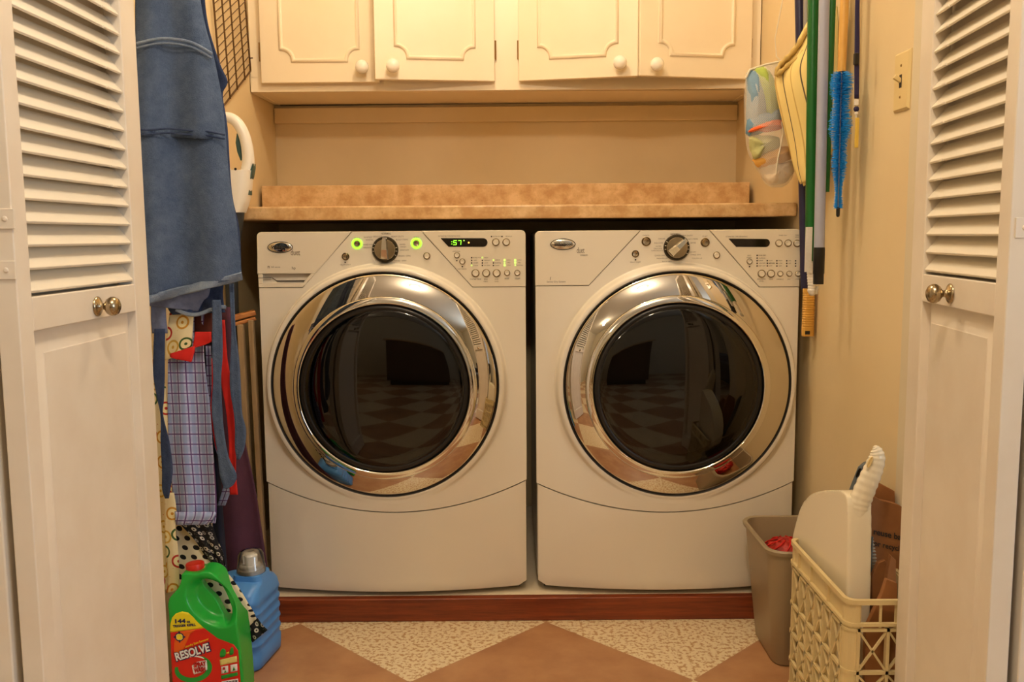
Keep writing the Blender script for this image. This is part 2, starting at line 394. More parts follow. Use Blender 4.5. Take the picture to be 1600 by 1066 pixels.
def organic(mb, voxel, iters, post=None):
    """voxel-remesh and relax a rough solid so its edges become soft moulded ones; returns a new MB."""
    me = bpy.data.meshes.new('o'); me.from_pydata(mb.v, [], mb.f); bm = bmesh.new(); bm.from_mesh(me); bmesh.ops.remove_doubles(bm, verts=bm.verts, dist=1e-5); bmesh.ops.recalc_face_normals(bm, faces=bm.faces); bm.to_mesh(me); bm.free()
    ob = bpy.data.objects.new('o', me); C.objects.link(ob)
    r = ob.modifiers.new('r', 'REMESH'); r.mode = 'VOXEL'; r.voxel_size = voxel
    s = ob.modifiers.new('s', 'SMOOTH'); s.factor = .5; s.iterations = iters
    dg = bpy.context.evaluated_depsgraph_get(); ev = ob.evaluated_get(dg); m2 = ev.to_mesh()
    out = MB(); vs = [v.co.copy() for v in m2.vertices]; fs = [tuple(p.vertices) for p in m2.polygons]; ev.to_mesh_clear()
    bpy.data.objects.remove(ob); bpy.data.meshes.remove(me)
    if post: vs = [post(v) for v in vs]
    return out.add(vs, fs)
def at_plane(px, py, p0, n):
    d = ray(px, py); o = Vector((0, 0, CAM_H)); return o + d * ((p0 - o).dot(n) / d.dot(n))
def smooth_loop(pts, n=4, closed=True):
    """Catmull-Rom through 2D/3D points."""
    P = [Vector(p) for p in pts]; out = []; N = len(P)
    for i in range(N if closed else N - 1):
        g = (lambda k: P[k % N]) if closed else (lambda k: P[min(max(k, 0), N - 1)])
        p0, p1, p2, p3 = g(i - 1), g(i), g(i + 1), g(i + 2)
        for k in range(n):
            t = k / n; out.append(.5 * ((2 * p1) + (p2 - p0) * t + (2 * p0 - 5 * p1 + 4 * p2 - p3) * t * t + (3 * p1 - p0 - 3 * p2 + p3) * t ** 3))
    if not closed: out.append(P[-1])
    return out
def lerp(a, b, t): return a + (b - a) * t
def sstep(t): t = max(0, min(1, t)); return t * t * (3 - 2 * t)
# ------------------------------------------------------------------ setting
XL, XR = -0.797, 0.768; YB = 3.18; YF = 1.80; ZC = 2.44
RX0, RX1, RY0 = -2.9, 2.8, -3.4
struct('floor', MB().box(RX0 - .1, RX1 + .1, RY0 - .1, YB + .1, -.06, 0), 'floor', 'terracotta and speckled cream diamond checker vinyl floor', 'floor', org=(0, 0, 0), smooth=None)
struct('ceiling', MB().box(RX0 - .1, RX1 + .1, RY0 - .1, YB + .1, ZC, ZC + .06), 'ceiling', 'plain off-white ceiling above the room and closet', 'ceiling', smooth=None)
struct('wall_back', MB().box(XL - .08, XR + .08, YB, YB + .08, 0, ZC), 'wall', 'cream painted back wall of the laundry closet', 'wall', smooth=None)
struct('wall_left', MB().box(XL - .08, XL, YF, YB, 0, ZC), 'wall', 'cream painted left side wall of the laundry closet', 'wall', smooth=None)
struct('wall_right', MB().box(XR, XR + .08, YF, YB, 0, ZC), 'wall', 'cream painted right side wall of the laundry closet', 'wall', smooth=None)
fw = MB().box(RX0, XL, YF - .10, YF, 0, ZC).box(XR, RX1, YF - .10, YF, 0, ZC).box(XL, XR, YF - .10, YF, 2.06, ZC)
struct('wall_front', fw, 'room_wall', 'pale room wall around the closet opening', 'wall', smooth=None)
struct('wall_room_left', MB().box(RX0 - .1, RX0, RY0, YF, 0, ZC), 'room_wall', 'plain left wall of the room behind the camera', 'wall', smooth=None)
wr = MB().box(RX1, RX1 + .1, RY0, -1.7, 0, ZC).box(RX1, RX1 + .1, -.1, YF, 0, ZC).box(RX1, RX1 + .1, -1.7, -.1, 0, .75).box(RX1, RX1 + .1, -1.7, -.1, 2.1, ZC)
struct('wall_room_right', wr, 'room_wall', 'right wall of the room with a wide window opening', 'wall', smooth=None)
struct('wall_room_rear', MB().box(RX0, RX1, RY0 - .1, RY0, 0, ZC), 'room_wall', 'plain far wall of the room behind the camera', 'wall', smooth=None)
wn = MB()
for a in ((-1.7, -1.65), (-.15, -.1), (-.925, -.875)): wn.box(RX1 + .02, RX1 + .07, a[0], a[1], .75, 2.1)
for z in (.75, 2.05): wn.box(RX1 + .02, RX1 + .07, -1.65, -.15, z, z + .05)
w1 = struct('window_1', wn, 'cab', 'wide white framed window in the right room wall', 'window', bevel=.004)
obj('pane', MB().box(RX1 + .04, RX1 + .046, -1.65, -.15, .8, 2.05), 'pane', w1, smooth=None)

# timber base under the machines
pl = obj('machine_platform', MB().box(XL + .002, XR - .002, 2.325, 3.12, 0, .062), 'cab'); tag(pl, 'low timber platform under both laundry machines, reddish front board', 'platform')
o = obj('front_board', MB().box(XL + .002, XR - .002, 2.30, 2.325, 0, .0618), 'redwood', pl, bevel=.003); o['label'] = 'reddish stained wooden front board'

# counter and splash
zt = at_y(800, 320, 2.48).z; zb = at_y(800, 341.5, 2.48).z
ct = obj('countertop', MB().box(XL + .002, XR - .002, 2.48, YB - .002, zb, zt), 'laminate', bevel=.006, seg=3); tag(ct, 'tan stone-look laminate countertop above the machines', 'countertop')
a = at_y(408, 289, 2.93); b = at_y(1172, 286, 2.93); zs = (a.z + b.z) / 2
bs = obj('backsplash_ledge', MB().box(a.x, b.x, 2.93, YB - .002, zt, zs), 'laminate', bevel=.003); tag(bs, 'low tan laminate backsplash ledge standing on the countertop', 'backsplash')
ca = at_y(800, 190, 3.16).z
struct('trim_1', MB().box(XL + .002, XR - .002, 3.16, YB - .001, ca, at_y(800, 158, 2.9).z + .02), 'wall', 'cream wall cleat under the upper cabinet', 'trim', bevel=.002)

# upper cabinet
YC = 2.886; zc0 = at_y(800, 141, YC).z; zc1 = 2.12
cbm = MB()
cbm.box(XL + .003, XR - .003, YC + .018, YB - .002, zc1 - .02, zc1).box(XL + .003, XR - .003, YC + .018, YB - .002, zc0, zc0 + .018)
cbm.box(XL + .003, XL + .021, YC + .018, YB - .002, zc0, zc1).box(XR - .021, XR - .003, YC + .018, YB - .002, zc0, zc1)
cb = thing('upper_cabinet', 'cream wall cabinet with four routed doors above the counter', 'cabinet', (0, YC + .15, zc0))
obj('carcass', cbm, 'cab', cb, bevel=.0015)
ff = MB(); dz0 = at_y(800, 128.8, YC).z
hx = [at_y(410, 110, YC).x, at_y(772, 110, YC).x, at_y(812, 110, YC).x, at_y(1170, 110, YC).x]
ff.box(XL + .003, XR - .003, YC, YC + .018, zc0, dz0 + .02).box(XL + .003, XR - .003, YC, YC + .018, zc1 - .05, zc1)
ff.box(XL + .003, hx[0] + .02, YC, YC + .018, dz0 + .02, zc1 - .05).box(hx[1] - .02, hx[2] + .02, YC, YC + .018, dz0 + .02, zc1 - .05).box(hx[3] - .02, XR - .003, YC, YC + .018, dz0 + .02, zc1 - .05)
obj('face_frame', ff, 'cab', cb, bevel=.0015)
def cab_door(hinge_x, sgn, ang, knob_px):
    """sgn +1: door runs to the right of its hinge; ang opens it towards the viewer."""
    W = .361; T = .019; z0 = dz0; z1 = zc1 - .03
    R = Matrix.Translation((hinge_x, YC - .001, 0)) @ Matrix.Rotation(-sgn * ang, 4, 'Z')
    f = lambda s, y, z: R @ Vector((sgn * s, y, z))
    m = MB(); vs = [f(s, y, z) for z in (z0, z1) for y in (-T, 0) for s in (0, W)]
    m.add(vs, [(0, 2, 3, 1), (4, 5, 7, 6), (0, 1, 5, 4), (2, 6, 7, 3), (0, 4, 6, 2), (1, 3, 7, 5)])
    d = obj('door', m, 'cab', cb, bevel=.003)
    # routed moulding with scooped corners
    e = .064; r = .036; zl = z0 + .066; zh = z1 - .066
    def arc(cx, cz, a0, a1): return [(cx + r * math.cos(lerp(a0, a1, k / 8)), cz + r * math.sin(lerp(a0, a1, k / 8))) for k in range(9)]
    H = math.pi / 2
    path = arc(e, zl, H, 0) + arc(W - e, zl, 2 * H, H) + arc(W - e, zh, 3 * H, 2 * H) + arc(e, zh, 4 * H, 3 * H)
    prof = [(-.0065, 0), (-.005, .004), (-.0015, .0065), (.002, .006), (.0035, .0025), (.0065, .0015), (.0065, 0)]
    rings = []; n = len(path)
    for i in range(n):
        p = Vector(path[i]); a_ = (p - Vector(path[i - 1])).normalized(); b_ = (Vector(path[(i + 1) % n]) - p).normalized()
        t = (a_ + b_).normalized(); nn = Vector((-t.y, t.x)); k = 1 / max(.45, nn.dot(Vector((-a_.y, a_.x))))
        rings.append([f(p.x + nn.x * q * k, -T - h, p.y + nn.y * q * k) for q, h in prof])
    mm = MB(); mm.loft(rings + [rings[0]], False, closed=False); obj('moulding', mm, 'cab', d, smooth=50)
    # knob
    ks = abs(at_y(knob_px[0], knob_px[1], YC - T - .01 - math.sin(ang) * W * .86).x - hinge_x) / math.cos(ang); kz = at_y(knob_px[0], knob_px[1], YC - T - .02 - math.sin(ang) * W * .86).z
    k = MB(); c0 = f(ks, -T, kz); ax = (f(ks, -T - 1, kz) - c0)
    k.lathe([(r_ * 1.14, h_ * 1.05) for r_, h_ in [(0, 0), (.0085, 0), (.007, .006), (.0075, .010), (.014, .016), (.0178, .023), (.0172, .030), (.012, .036), (.005, .0385), (0, .039)]], c0, ax, 28); o = obj('knob', k, 'porcelain', d, smooth=60); o['label'] = 'round white porcelain knob'
    # hinge
    zh_ = at_y(400, 82, YC).z; hm = MB(); x = hinge_x - sgn * .004
    hm.tube([(x, YC - .006, zh_ - .028), (x, YC - .006, zh_ - .03 + .058)], .0035, 8); hm.box(x - .003 if sgn > 0 else x, x if sgn > 0 else x + .003, YC - .002, YC - .0003, zh_ - .024, zh_ + .024)
    o = obj('hinge', hm, 'brass', cb); 
cab_door(hx[0], 1, math.radians(.6), (567, 105)); cab_door(hx[1], -1, math.radians(8.5), (611.5, 103)); cab_door(hx[2], 1, math.radians(12), (972.5, 98)); cab_door(hx[3], -1, math.radians(13), (1020, 101))

# ------------------------------------------------------------------ folding louvred doors
def leaf(name, label, sgn, far, near, knob_px, rail_px, panel_px, hinge_px, pitch):
    """sgn -1 = left leaf (face looks to +x).  far/near: (x, y) of the face's two vertical edges."""
    F = Vector((far[0], far[1], 0)); N = Vector((near[0], near[1], 0)); d = (N - F); L = d.length; d.normalize(); nrm = Vector((d.y, -d.x, 0)) * (1 if sgn < 0 else -1)
    if nrm.x * -sgn < 0: nrm = -nrm
    T = .029; f = lambda s, t, z: F + d * s - nrm * t + Vector((0, 0, z))      # t: depth behind the face
    zr1 = at_x(rail_px[0], rail_px[1], far[0]).z; zr0 = at_x(panel_px[0], panel_px[1], far[0]).z
    st = .060; sn = .036; z0 = .012; z1 = 2.02
    def bx(m, s0, s1, t0, t1, a, b): return m.add([f(s, t, z) for z in (a, b) for t in (t0, t1) for s in (s0, s1)], [(0, 2, 3, 1), (4, 5, 7, 6), (0, 1, 5, 4), (2, 6, 7, 3), (0, 4, 6, 2), (1, 3, 7, 5)])
    m = MB(); bx(m, 0, st, 0, T, z0, z1); bx(m, L - sn, L, 0, T, z0, z1)
    e = .0005
    bx(m, st - e, L - sn + e, .0005, T - .0005, zr0, zr1); bx(m, st - e, L - sn + e, .0005, T - .0005, z0, .13); bx(m, st - e, L - sn + e, .0005, T - .0005, z1 - .09, z1)
    o = struct(name, m, 'door', label, 'folding door', bevel=.0022, org=(F + d * (L / 2) - nrm * (T / 2)) + Vector((0, 0, z0)))
    s0, s1 = st - .004, L - sn + .004; lm = MB(); z = zr1 + .004
    while z < z1 - .10:
        k_ = pitch / .0335; q = [(.0045, z), (.0025, z + .004 * k_), (.0255, z + .036 * k_), (.0275, z + .0325 * k_)]
        lm.add([f(s, t, zz) for s in (s0, s1) for t, zz in q], [(0, 1, 2, 3), (7, 6, 5, 4), (0, 4, 5, 1), (1, 5, 6, 2), (2, 6, 7, 3), (3, 7, 4, 0)]); z += pitch
        if z > 1.08: bx(lm, s0 + .05, s0 + .066, .0005, .0045, z + .0005, z + .0045)
    obj('louvers', lm, 'slat', o, smooth=None, bevel=.0012)
    # recessed panel with a raised field
    pm = MB(); a0, a1, b0, b1 = st, L - sn, .13, zr0; g = .05
    def rect(i, t): return [f(a0 + i, t, b0 + i), f(a1 - i, t, b0 + i), f(a1 - i, t, b1 - i), f(a0 + i, t, b1 - i)]
    pm.loft([rect(-.004, .026), rect(-.004, .0155), rect(.002, .0155), rect(g * .62, .0075), rect(g * .66, .0062), rect(g * .9, .006)], True)
    obj('lower_panel', pm, 'door', o, smooth=30)
    # bead round the openings
    # knob
    kp = at_plane(knob_px[0], knob_px[1], F, nrm); s = (kp - Vector((F.x, F.y, kp.z))).dot(d); km = MB(); c0 = f(s, 0, kp.z)
    km.lathe([(r_ * .79, h_ * .66) for r_, h_ in [(0, 0), (.0195, 0), (.0195, .0025), (.016, .0055), (.0075, .010), (.0062, .016), (.0085, .020), (.0150, .025), (.0188, .033), (.0188, .040), (.0150, .048), (.008, .0525), (0, .0535)]], c0, nrm, 32)
    k = obj('knob', km, 'steel', o, smooth=60); k['label'] = 'brushed nickel knob'
    # hinge plates on the near edge
    for q in hinge_px:
        p0 = at_y(q[0], q[1], N.y - .004); p1 = at_y(q[2], q[3], N.y - .004); hm = MB()
        xa = max(min(p0.x, p1.x), -.699) if sgn < 0 else min(p0.x, p1.x); xb = max(p0.x, p1.x) if sgn < 0 else min(max(p0.x, p1.x), .768)
        hm.box(xa, xb, N.y - .0025, N.y - .0002, min(p0.z, p1.z), max(p0.z, p1.z)); cx = (xa + xb) / 2
        hm.lathe([(0, -.001), (.004, -.001), (.003, .0015), (0, .0018)], (xb - .012 if sgn < 0 else xa + .012, N.y - .0025, (p0.z + p1.z) / 2), (0, -1, 0), 12)
        obj('hinge_plate', hm, 'door', o, bevel=.0008)
    return F, d, L, nrm, T
l1 = leaf('door_1', 'left white louvered folding door leaf with round metal knob, facing right', -1, (-.6385, 1.620), (-.6405, 1.191), (152, 479), (217, 443), (219, 485.5), [(-8, 326, 22, 358), (-8, 408, 24, 437)], .0310)
l2 = leaf('door_2', 'right white louvered folding door leaf with round metal knob, facing left', 1, (at_y(1422, 460, 1.585).x, 1.585), (at_y(1572, 460, 1.200).x, 1.200), (1485, 459), (1433, 427), (1431, 469), [(1589, 340, 1620, 372)], .0292)
def back_leaf(name, label, L, gap, tail):
    F, d, ln, nrm, T = L; m = MB(); o0 = F - nrm * (T + gap)
    q = lambda s, t, z: o0 + d * s - nrm * t + Vector((0, 0, z))
    m.add([q(s, t, z) for z in (.012, 2.02) for t in (0, T) for s in (0, ln)], [(0, 2, 3, 1), (4, 5, 7, 6), (0, 1, 5, 4), (2, 6, 7, 3), (0, 4, 6, 2), (1, 3, 7, 5)])
    struct(name, m, 'door', label, 'folding door', bevel=.0025)
back_leaf('door_3', 'hidden folded leaf behind the left louvered door, seen by its edge', l1, .0125, 0)
back_leaf('door_4', 'hidden folded leaf behind the right louvered door, seen by its edge', l2, .0125, 0)

# light switch on the right wall
sp = at_x(1412, 127, XR); sw = thing('light_switch', 'ivory toggle light switch on the right wall beside the door', 'light switch', (XR, sp.y, sp.z - .057))
m = MB(); y0, y1 = sp.y - .035, sp.y + .035; z0, z1 = sp.z - .057, sp.z + .057
m.loft([[Vector((XR - .0002, y, z)) for y, z in ((y0, z0), (y1, z0), (y1, z1), (y0, z1))], [Vector((XR - .0015, y, z)) for y, z in ((y0, z0), (y1, z0), (y1, z1), (y0, z1))], [Vector((XR - .006, y, z)) for y, z in ((y0 + .004, z0 + .004), (y1 - .004, z0 + .004), (y1 - .004, z1 - .004), (y0 + .004, z1 - .004))]])
obj('plate', m, 'ivory', sw, smooth=None, bevel=.001)
m = MB(); m.box(XR - .0068, XR - .0055, sp.y - .005, sp.y + .005, sp.z - .0125, sp.z + .0125); o = obj('slot', m, 'printdark', sw, smooth=None)
m = MB(); m.bar((XR - .005, sp.y, sp.z), (XR - .019, sp.y, sp.z + .009), .008, .0085); obj('toggle', m, 'ivory', sw, bevel=.0015)
for s in (-1, 1):
    m = MB(); m.lathe([(0, 0), (.003, 0), (.002, .0012), (0, .0014)], (XR - .006, sp.y, sp.z + s * .030), (-1, 0, 0), 12); obj('screw', m, 'brass', sw)

# ------------------------------------------------------------------ laundry machines
YM = 2.345
def P(px, py, y=YM): return at_y(px, py, y)
def machine(name, label, cat, x0, x1, dc, dc_in, seamL, seamR, top_py, zarc, feats):
    cx = (x0 + x1) / 2; hw = (x1 - x0) / 2; zt_ = P((dc[0]), top_py).z; zbot = .072
    root = thing(name, label, cat, (cx, 2.72, .062))
    D = P(*dc); R0 = .2905
    zc_, zm_ = P(dc[0], zarc[0]).z, P(dc[0], zarc[1]).z
    arc = lambda x: zm_ + (zc_ - zm_) * ((x - cx) / hw) ** 2
    Bz = lambda z: .034 * sstep((.76 - z) / .42)
    S = lambda x, z: YM - Bz(z) * max(0, 1 - ((x - cx) / hw) ** 2)
    # cabinet
    m = MB(); m.box(x0 + .002, x1 - .002, YM + .024, 3.06, zbot + .012, zt_); obj('cabinet', m, 'enamel', root, bevel=.014, seg=4)
    m = MB(); zz_ = P(*seamL[1]).z - .006; xx_ = P(486, 428).x + .03 if cat == 'washing machine' else x0 + .004; m.box(x0 + .004, x1 - .004, YM + .006, YM + .02, .10, zz_); m.box(xx_, x1 - .004, YM + .006, YM + .02, zz_, zt_ - .01); obj('seam_backing', m, 'seam', root, smooth=None)
    for fx in (x0 + .05, x1 - .05):
        for fy in (2.44, 2.98):
            m = MB(); m.lathe([(0, 0), (.02, 0), (.02, .012), (.012, .014), (.012, .024), (0, .024)], (fx, fy, .062), (0, 0, 1), 16); obj('foot', m, 'greydark', root)
    # front panel: polar surface round the door opening
    g = .0007; sl = [P(*p) for p in seamL]; sr = [P(*p) for p in seamR]      # diagonal: top point, corner; corner continues to the side edge
    poly = [(sl[0].x + g, zt_ - .001), (sr[0].x - g, zt_ - .001), (sr[1].x - g * .5, sr[1].z - g), (x1 - .001, sr[1].z - g)]
    for k in range(25): x = lerp(x1 - .001, x0 + .001, k / 24); poly.append((x, arc(x) + g))
    poly += [(x0 + .001, sl[1].z - g), (sl[1].x + g * .5, sl[1].z - g)]
    angs = sorted([2 * math.pi * k / 180 for k in range(180)] + [math.atan2(z - D.z, x - D.x) % (2 * math.pi) for x, z in poly])
    def hit(a):
        dx, dz = math.cos(a), math.sin(a); best = 9
        for i in range(len(poly)):
            (ax, az), (bx_, bz) = poly[i], poly[(i + 1) % len(poly)]; ex, ez = bx_ - ax, bz - az; den = dx * ez - dz * ex
            if abs(den) < 1e-9: continue
            t = ((ax - D.x) * ez - (az - D.z) * ex) / den; u = ((ax - D.x) * dz - (az - D.z) * dx) / den
            if t > .05 and -1e-6 <= u <= 1 + 1e-6: best = min(best, t)
        return best
    H = [hit(a) for a in angs]; yD = YM - .034
    rr = [(.2885, .012), (.2885, .003), (.2892, .0012), (.2905, 0), (.293, -.0008), (.297, 0), (.300, .0012)]
    rings = []
    for r, dy in rr: rings.append([Vector((D.x + r * math.cos(a), yD + dy, D.z + r * math.sin(a))) for a in angs])
    for k in range(1, 9):
        r = .300 + .012 * k / 8; w = sstep(k / 8)
        row = []
        for a in angs:
            x, z = D.x + r * math.cos(a), D.z + r * math.sin(a); row.append(Vector((x, lerp(yD + .0012, S(x, z), w), z)))
        rings.append(row)
    for k in range(1, 8):
        row = []
        for a, h in zip(angs, H):
            r = lerp(.312, h, k / 7) if h > .3125 else .312 + (h - .312) * k / 7
            x, z = D.x + r * math.cos(a), D.z + r * math.sin(a); row.append(Vector((x, S(x, z), z)))
        rings.append(row)
    rings.append([p + Vector((0, .002, 0)) + (Vector((cx, p.y, D.z)) - p).normalized() * -.0006 for p in rings[-1]])
    rings.append([p + Vector((0, .012, 0)) for p in rings[-1]])
    m = MB(); m.loft(rings, False); obj('front_panel', m, 'enamel', root, smooth=40)
    # side consoles
    rc = .012
    def rnd(cxx, czz, a0): return [(cxx + rc * math.cos(a0 + k * math.pi / 10), czz + rc * math.sin(a0 + k * math.pi / 10)) for k in range(6)]
    pl_ = [(sl[0].x - g, zt_)] + rnd(x0 + rc, zt_ - rc, math.pi / 2) + [(x0, sl[1].z + g), (sl[1].x - g * .4, sl[1].z + g)]
    pr_ = [(sr[0].x + g, zt_), (sr[1].x + g * .4, sr[1].z + g), (x1, sr[1].z + g)] + rnd(x1 - rc, zt_ - rc, 0)
    yc = YM - .001
    if cat == 'washing machine':
        # detergent drawer with a scooped finger pull
        hz1 = P(430, 427.5).z; hz0 = P(430, 443.5).z; hxa = P(411, 440).x; xl_ = lambda z: lerp(sl[0].x, sl[1].x, (sl[0].z - z) / (sl[0].z - sl[1].z)) - g; hxb = P(486, 428).x; hxc = P(473, 443.5).x
        top_poly = [(sl[0].x - g, zt_)] + rnd(x0 + rc, zt_ - rc, math.pi / 2) + [(x0, hz1), (xl_(hz1), hz1)]
        low_poly = [(x0, hz0), (x0, sl[1].z + g), (sl[1].x - g * .4, sl[1].z + g), (xl_(hz0), hz0)]
        m = MB(); m.prism(top_poly, lambda p: Vector((p[0], yc, p[1])), lambda p: Vector((p[0], yc + .022, p[1])))
        m.prism(low_poly, lambda p: Vector((p[0], yc, p[1])), lambda p: Vector((p[0], yc + .022, p[1])))
        m.box(x0, hxa, yc, yc + .022, hz0, hz1)
        m.prism([(xl_(hz1), hz1), (hxb, hz1), (hxc, hz0), (xl_(hz0), hz0)], lambda p: Vector((p[0], yc, p[1])), lambda p: Vector((p[0], yc + .022, p[1])))
        dr = obj('detergent_drawer', m, 'console', root, bevel=.0015)
        m = MB(); m.add([Vector(p) for p in ((hxa - .001, yc + .002, hz0 - .001), (hxb + .002, yc + .002, hz0 - .001), (hxb + .002, yc + .0225, hz1 + .001), (hxa - .001, yc + .0225, hz1 + .001))], [(0, 1, 2, 3)])
        obj('finger_pull', m, 'console', dr, smooth=None, solid=.001)
        xm = P(432, 440).x; m = MB(); m.box(hxa - .012, P(424, 440).x, yc - .0003, yc + .006, P(430, 434.6).z, P(430, 433.8).z); m.bar((P(424, 434).x, yc + .009, P(424, 434.2).z), (xm, yc + .006, P(432, 439.2).z), .001, .0012); m.box(xm, hxc + .004, yc + .001, yc + .008, P(430, 439.6).z, P(430, 438.6).z); obj('pull_seam', m, 'printdark', dr, smooth=None)
    else:
        m = MB(); m.prism(pl_, lambda p: Vector((p[0], yc, p[1])), lambda p: Vector((p[0], yc + .022, p[1]))); dr = obj('blank_panel', m, 'console', root, bevel=.0018)
    m = MB(); m.prism(pr_, lambda p: Vector((p[0], yc, p[1])), lambda p: Vector((p[0], yc + .022, p[1]))); cp = obj('control_panel', m, 'console', root, bevel=.0018)
    # lower access panel
    zb0, zb1 = P(dc[0], 916).z, None
    fr = []; n = 33
    xa, xb = x0 + .004, x1 - .003
    for k in range(17):
        v = k / 16; row = []
        for i in range(n):
            u = i / (n - 1); x = lerp(xa, xb, u); bl = 1 - ((x - cx) / hw) ** 2; y = YM - .034 * bl
            zlo = .080 - .004 * bl; edge = min(u, 1 - u) * (xb - xa)
            if edge < .02: zlo += .012 * (1 - edge / .02) ** 2
            z = lerp(zlo, arc(x) - g - .0018, v); ee = min(edge, (z - zlo) * 1.2 + .0005, (arc(x) - z) * 1.4)
            row.append(Vector((x, y + .0045 * max(0, 1 - ee / .006) ** 2, z)))
        fr.append(row)
    m = MB(); m.slab(fr, lambda p: Vector((p.x, YM + .012, p.z))); obj('lower_panel', m, 'enamel', root, smooth=50)
    m = MB(); m.box(x0 + .02, x1 - .02, YM + .03, YM + .06, .066, .10); obj('toe_panel', m, 'seam', root, smooth=None)
    # door
    Din = P(*dc_in); dv = Din - D
    m = MB(); m.lathe([(.2905, .010), (.2905, -.001), (.289, -.0025), (.2865, -.001), (.2865, .012)], (D.x, yD, D.z), (0, 1, 0), 128); door = obj('door', m, 'seam', root, smooth=60); door['label'] = 'round chrome framed glass door'
    def ring(prof, nm, mt, n=160):
        rs = []
        for r, h, w in prof: rs.append([Vector((D.x + dv.x * w + r * math.cos(q), yD - h, D.z + dv.z * w + r * math.sin(q))) for q in (2 * math.pi * k / n for k in range(n))])
        mm = MB(); mm.loft(rs, False); return obj(nm, mm, mt, door, smooth=30)
    pr = [(.2845, -.004, 0), (.2845, .0015, 0), (.2825, .004, 0)]
    for k in range(1, 13):
        t = k / 12; pr.append((lerp(.2825, .2335, t), .004 + .049 * (.53 * t - .12 * t * t), t))
    pr.append((.2325, .0230, 1)); ring(pr, 'chrome_rim', 'chrome_rim')
    pr = [(.2328, .0225, 1), (.2328, .0275, 1)]
    for k in range(0, 13):
        q = k / 12; pr.append((lerp(.2318, .2170, q), .0290 + .0148 * (.62 * q - .26 * q * q), 1))
    pr += [(.2158, .0338, 1), (.2148, .0325, 1), (.2145, .030, 1), (.2145, .018, 1)]
    ring(pr, 'inner_rim', 'chrome')
    m = MB(); m.lathe([(.2142, .018), (.2142, .026), (.209, .031), (.203, .0325), (.200, .031), (.199, .024)], (Din.x, yD, Din.z), (0, -1, 0), 96); obj('bezel', m, 'dark', door, smooth=50)
    m = MB(); m.lathe([(.2035, .026)] + [(.2035 * math.cos(math.pi / 2 * k / 14), .027 + .018 * math.sin(math.pi / 2 * k / 14)) for k in range(15)], (Din.x, yD, Din.z), (0, -1, 0), 96); obj('door_glass', m, 'door_glass', door, smooth=80)
    m = MB(); m.lathe([(.205, .012), (.195, 0), (.185, -.06), (.165, -.10), (.12, -.125), (.06, -.135), (0, -.138)], (Din.x, yD, Din.z), (0, -1, 0), 72); m.lathe([(.203, .014), (.199, .018), (.194, .014)], (Din.x, yD, Din.z), (0, -1, 0), 72); obj('glass_bowl', m, 'bowl', door, smooth=60)
    # dial
    K = P(*feats['dial']); kr = feats['dial_r']; ka = feats['dial_ang']
    m = MB(); m.lathe([(0, 0), (kr, 0), (kr, .004), (kr * .93, .007), (kr * .8, .0075), (0, .0075)], (K.x, YM, K.z), (0, -1, 0), 64); dial = obj('dial', m, 'ringdark', root, smooth=40)
    m = MB(); m.lathe([(kr * .80, .006), (kr * .80, .012), (kr * .76, .0145), (kr * .3, .0150), (0, .0150)], (K.x, YM, K.z), (0, -1, 0), 64); obj('dial_cap', m, 'steel', dial, smooth=40)
    m = MB(); Rk = Matrix.Rotation(ka, 4, 'Y'); 
    gp = []
    for zz, w, h in ((-kr * .74, .0105, .012), (-kr * .68, .0112, .022), (0, .0090, .029), (kr * .80, .0064, .029), (kr * .92, .0058, .012)):
        gp.append([Vector((K.x, YM, K.z)) + Rk @ Vector((xx, -hh, zz)) for xx, hh in ((-w, .012), (-w * .72, h), (w * .72, h), (w, .012))])
    m.loft(gp); obj('dial_grip', m, 'chrome', dial, smooth=None, bevel=.0008)
    for q in feats['ticks']:
        m = MB(); t = math.radians(q); a_ = Vector((K.x + kr * .83 * math.sin(t), YM - .0080, K.z + kr * .83 * math.cos(t))); b_ = Vector((K.x + kr * .94 * math.sin(t), YM - .0072, K.z + kr * .94 * math.cos(t))); m.bar(a_, b_, .0012, .0006, (0, -1, 0))
        obj('dial_tick', m, 'console', dial, smooth=None)
    # buttons
    for bx_, by_, r, par, lit in feats['buttons']:
        b = P(bx_, by_); yb = YM if par == 0 else yc; r = r / 614.0
        m = MB(); ro = 1.62 if lit else 1.32
        m.lathe([(r * ro, 0), (r * ro, .0016), (r * 1.2, .0024), (r * 1.02, .0010), (r * 1.02, 0)], (b.x, yb, b.z), (0, -1, 0), 32); k = obj('button', m, 'green_led' if lit else 'steel', root, smooth=50)
        m = MB(); m.lathe([(r, 0), (r, .003), (r * .86, .0045), (r * .5, .0038), (0, .0034)], (b.x, yb, b.z), (0, -1, 0), 32); obj('button_cap', m, 'steel' if par == 0 else 'console', k, smooth=50)
    # display
    dp = feats['display']; q = [P(*p) for p in dp]; zm = (q[1].z + q[2].z) / 2; rr_ = (q[1].z - q[2].z) / 2
    poly = [(q[0].x, q[0].z), (q[3].x, q[3].z)] + [(q[1].x + rr_ * math.sin(math.pi * k / 12), zm - rr_ * math.cos(math.pi * k / 12)) for k in range(13)]
    m = MB(); m.prism(poly, lambda p: Vector((p[0], yc - .0008, p[1])), lambda p: Vector((p[0], yc + .002, p[1]))); dsp = obj('display', m, 'display', root, smooth=None)
    T = lambda px, py, yy: (lambda o: (lambda x, y, z: Vector((o.x + x, yy - .0004 - z, o.z + y))))(P(px, py))
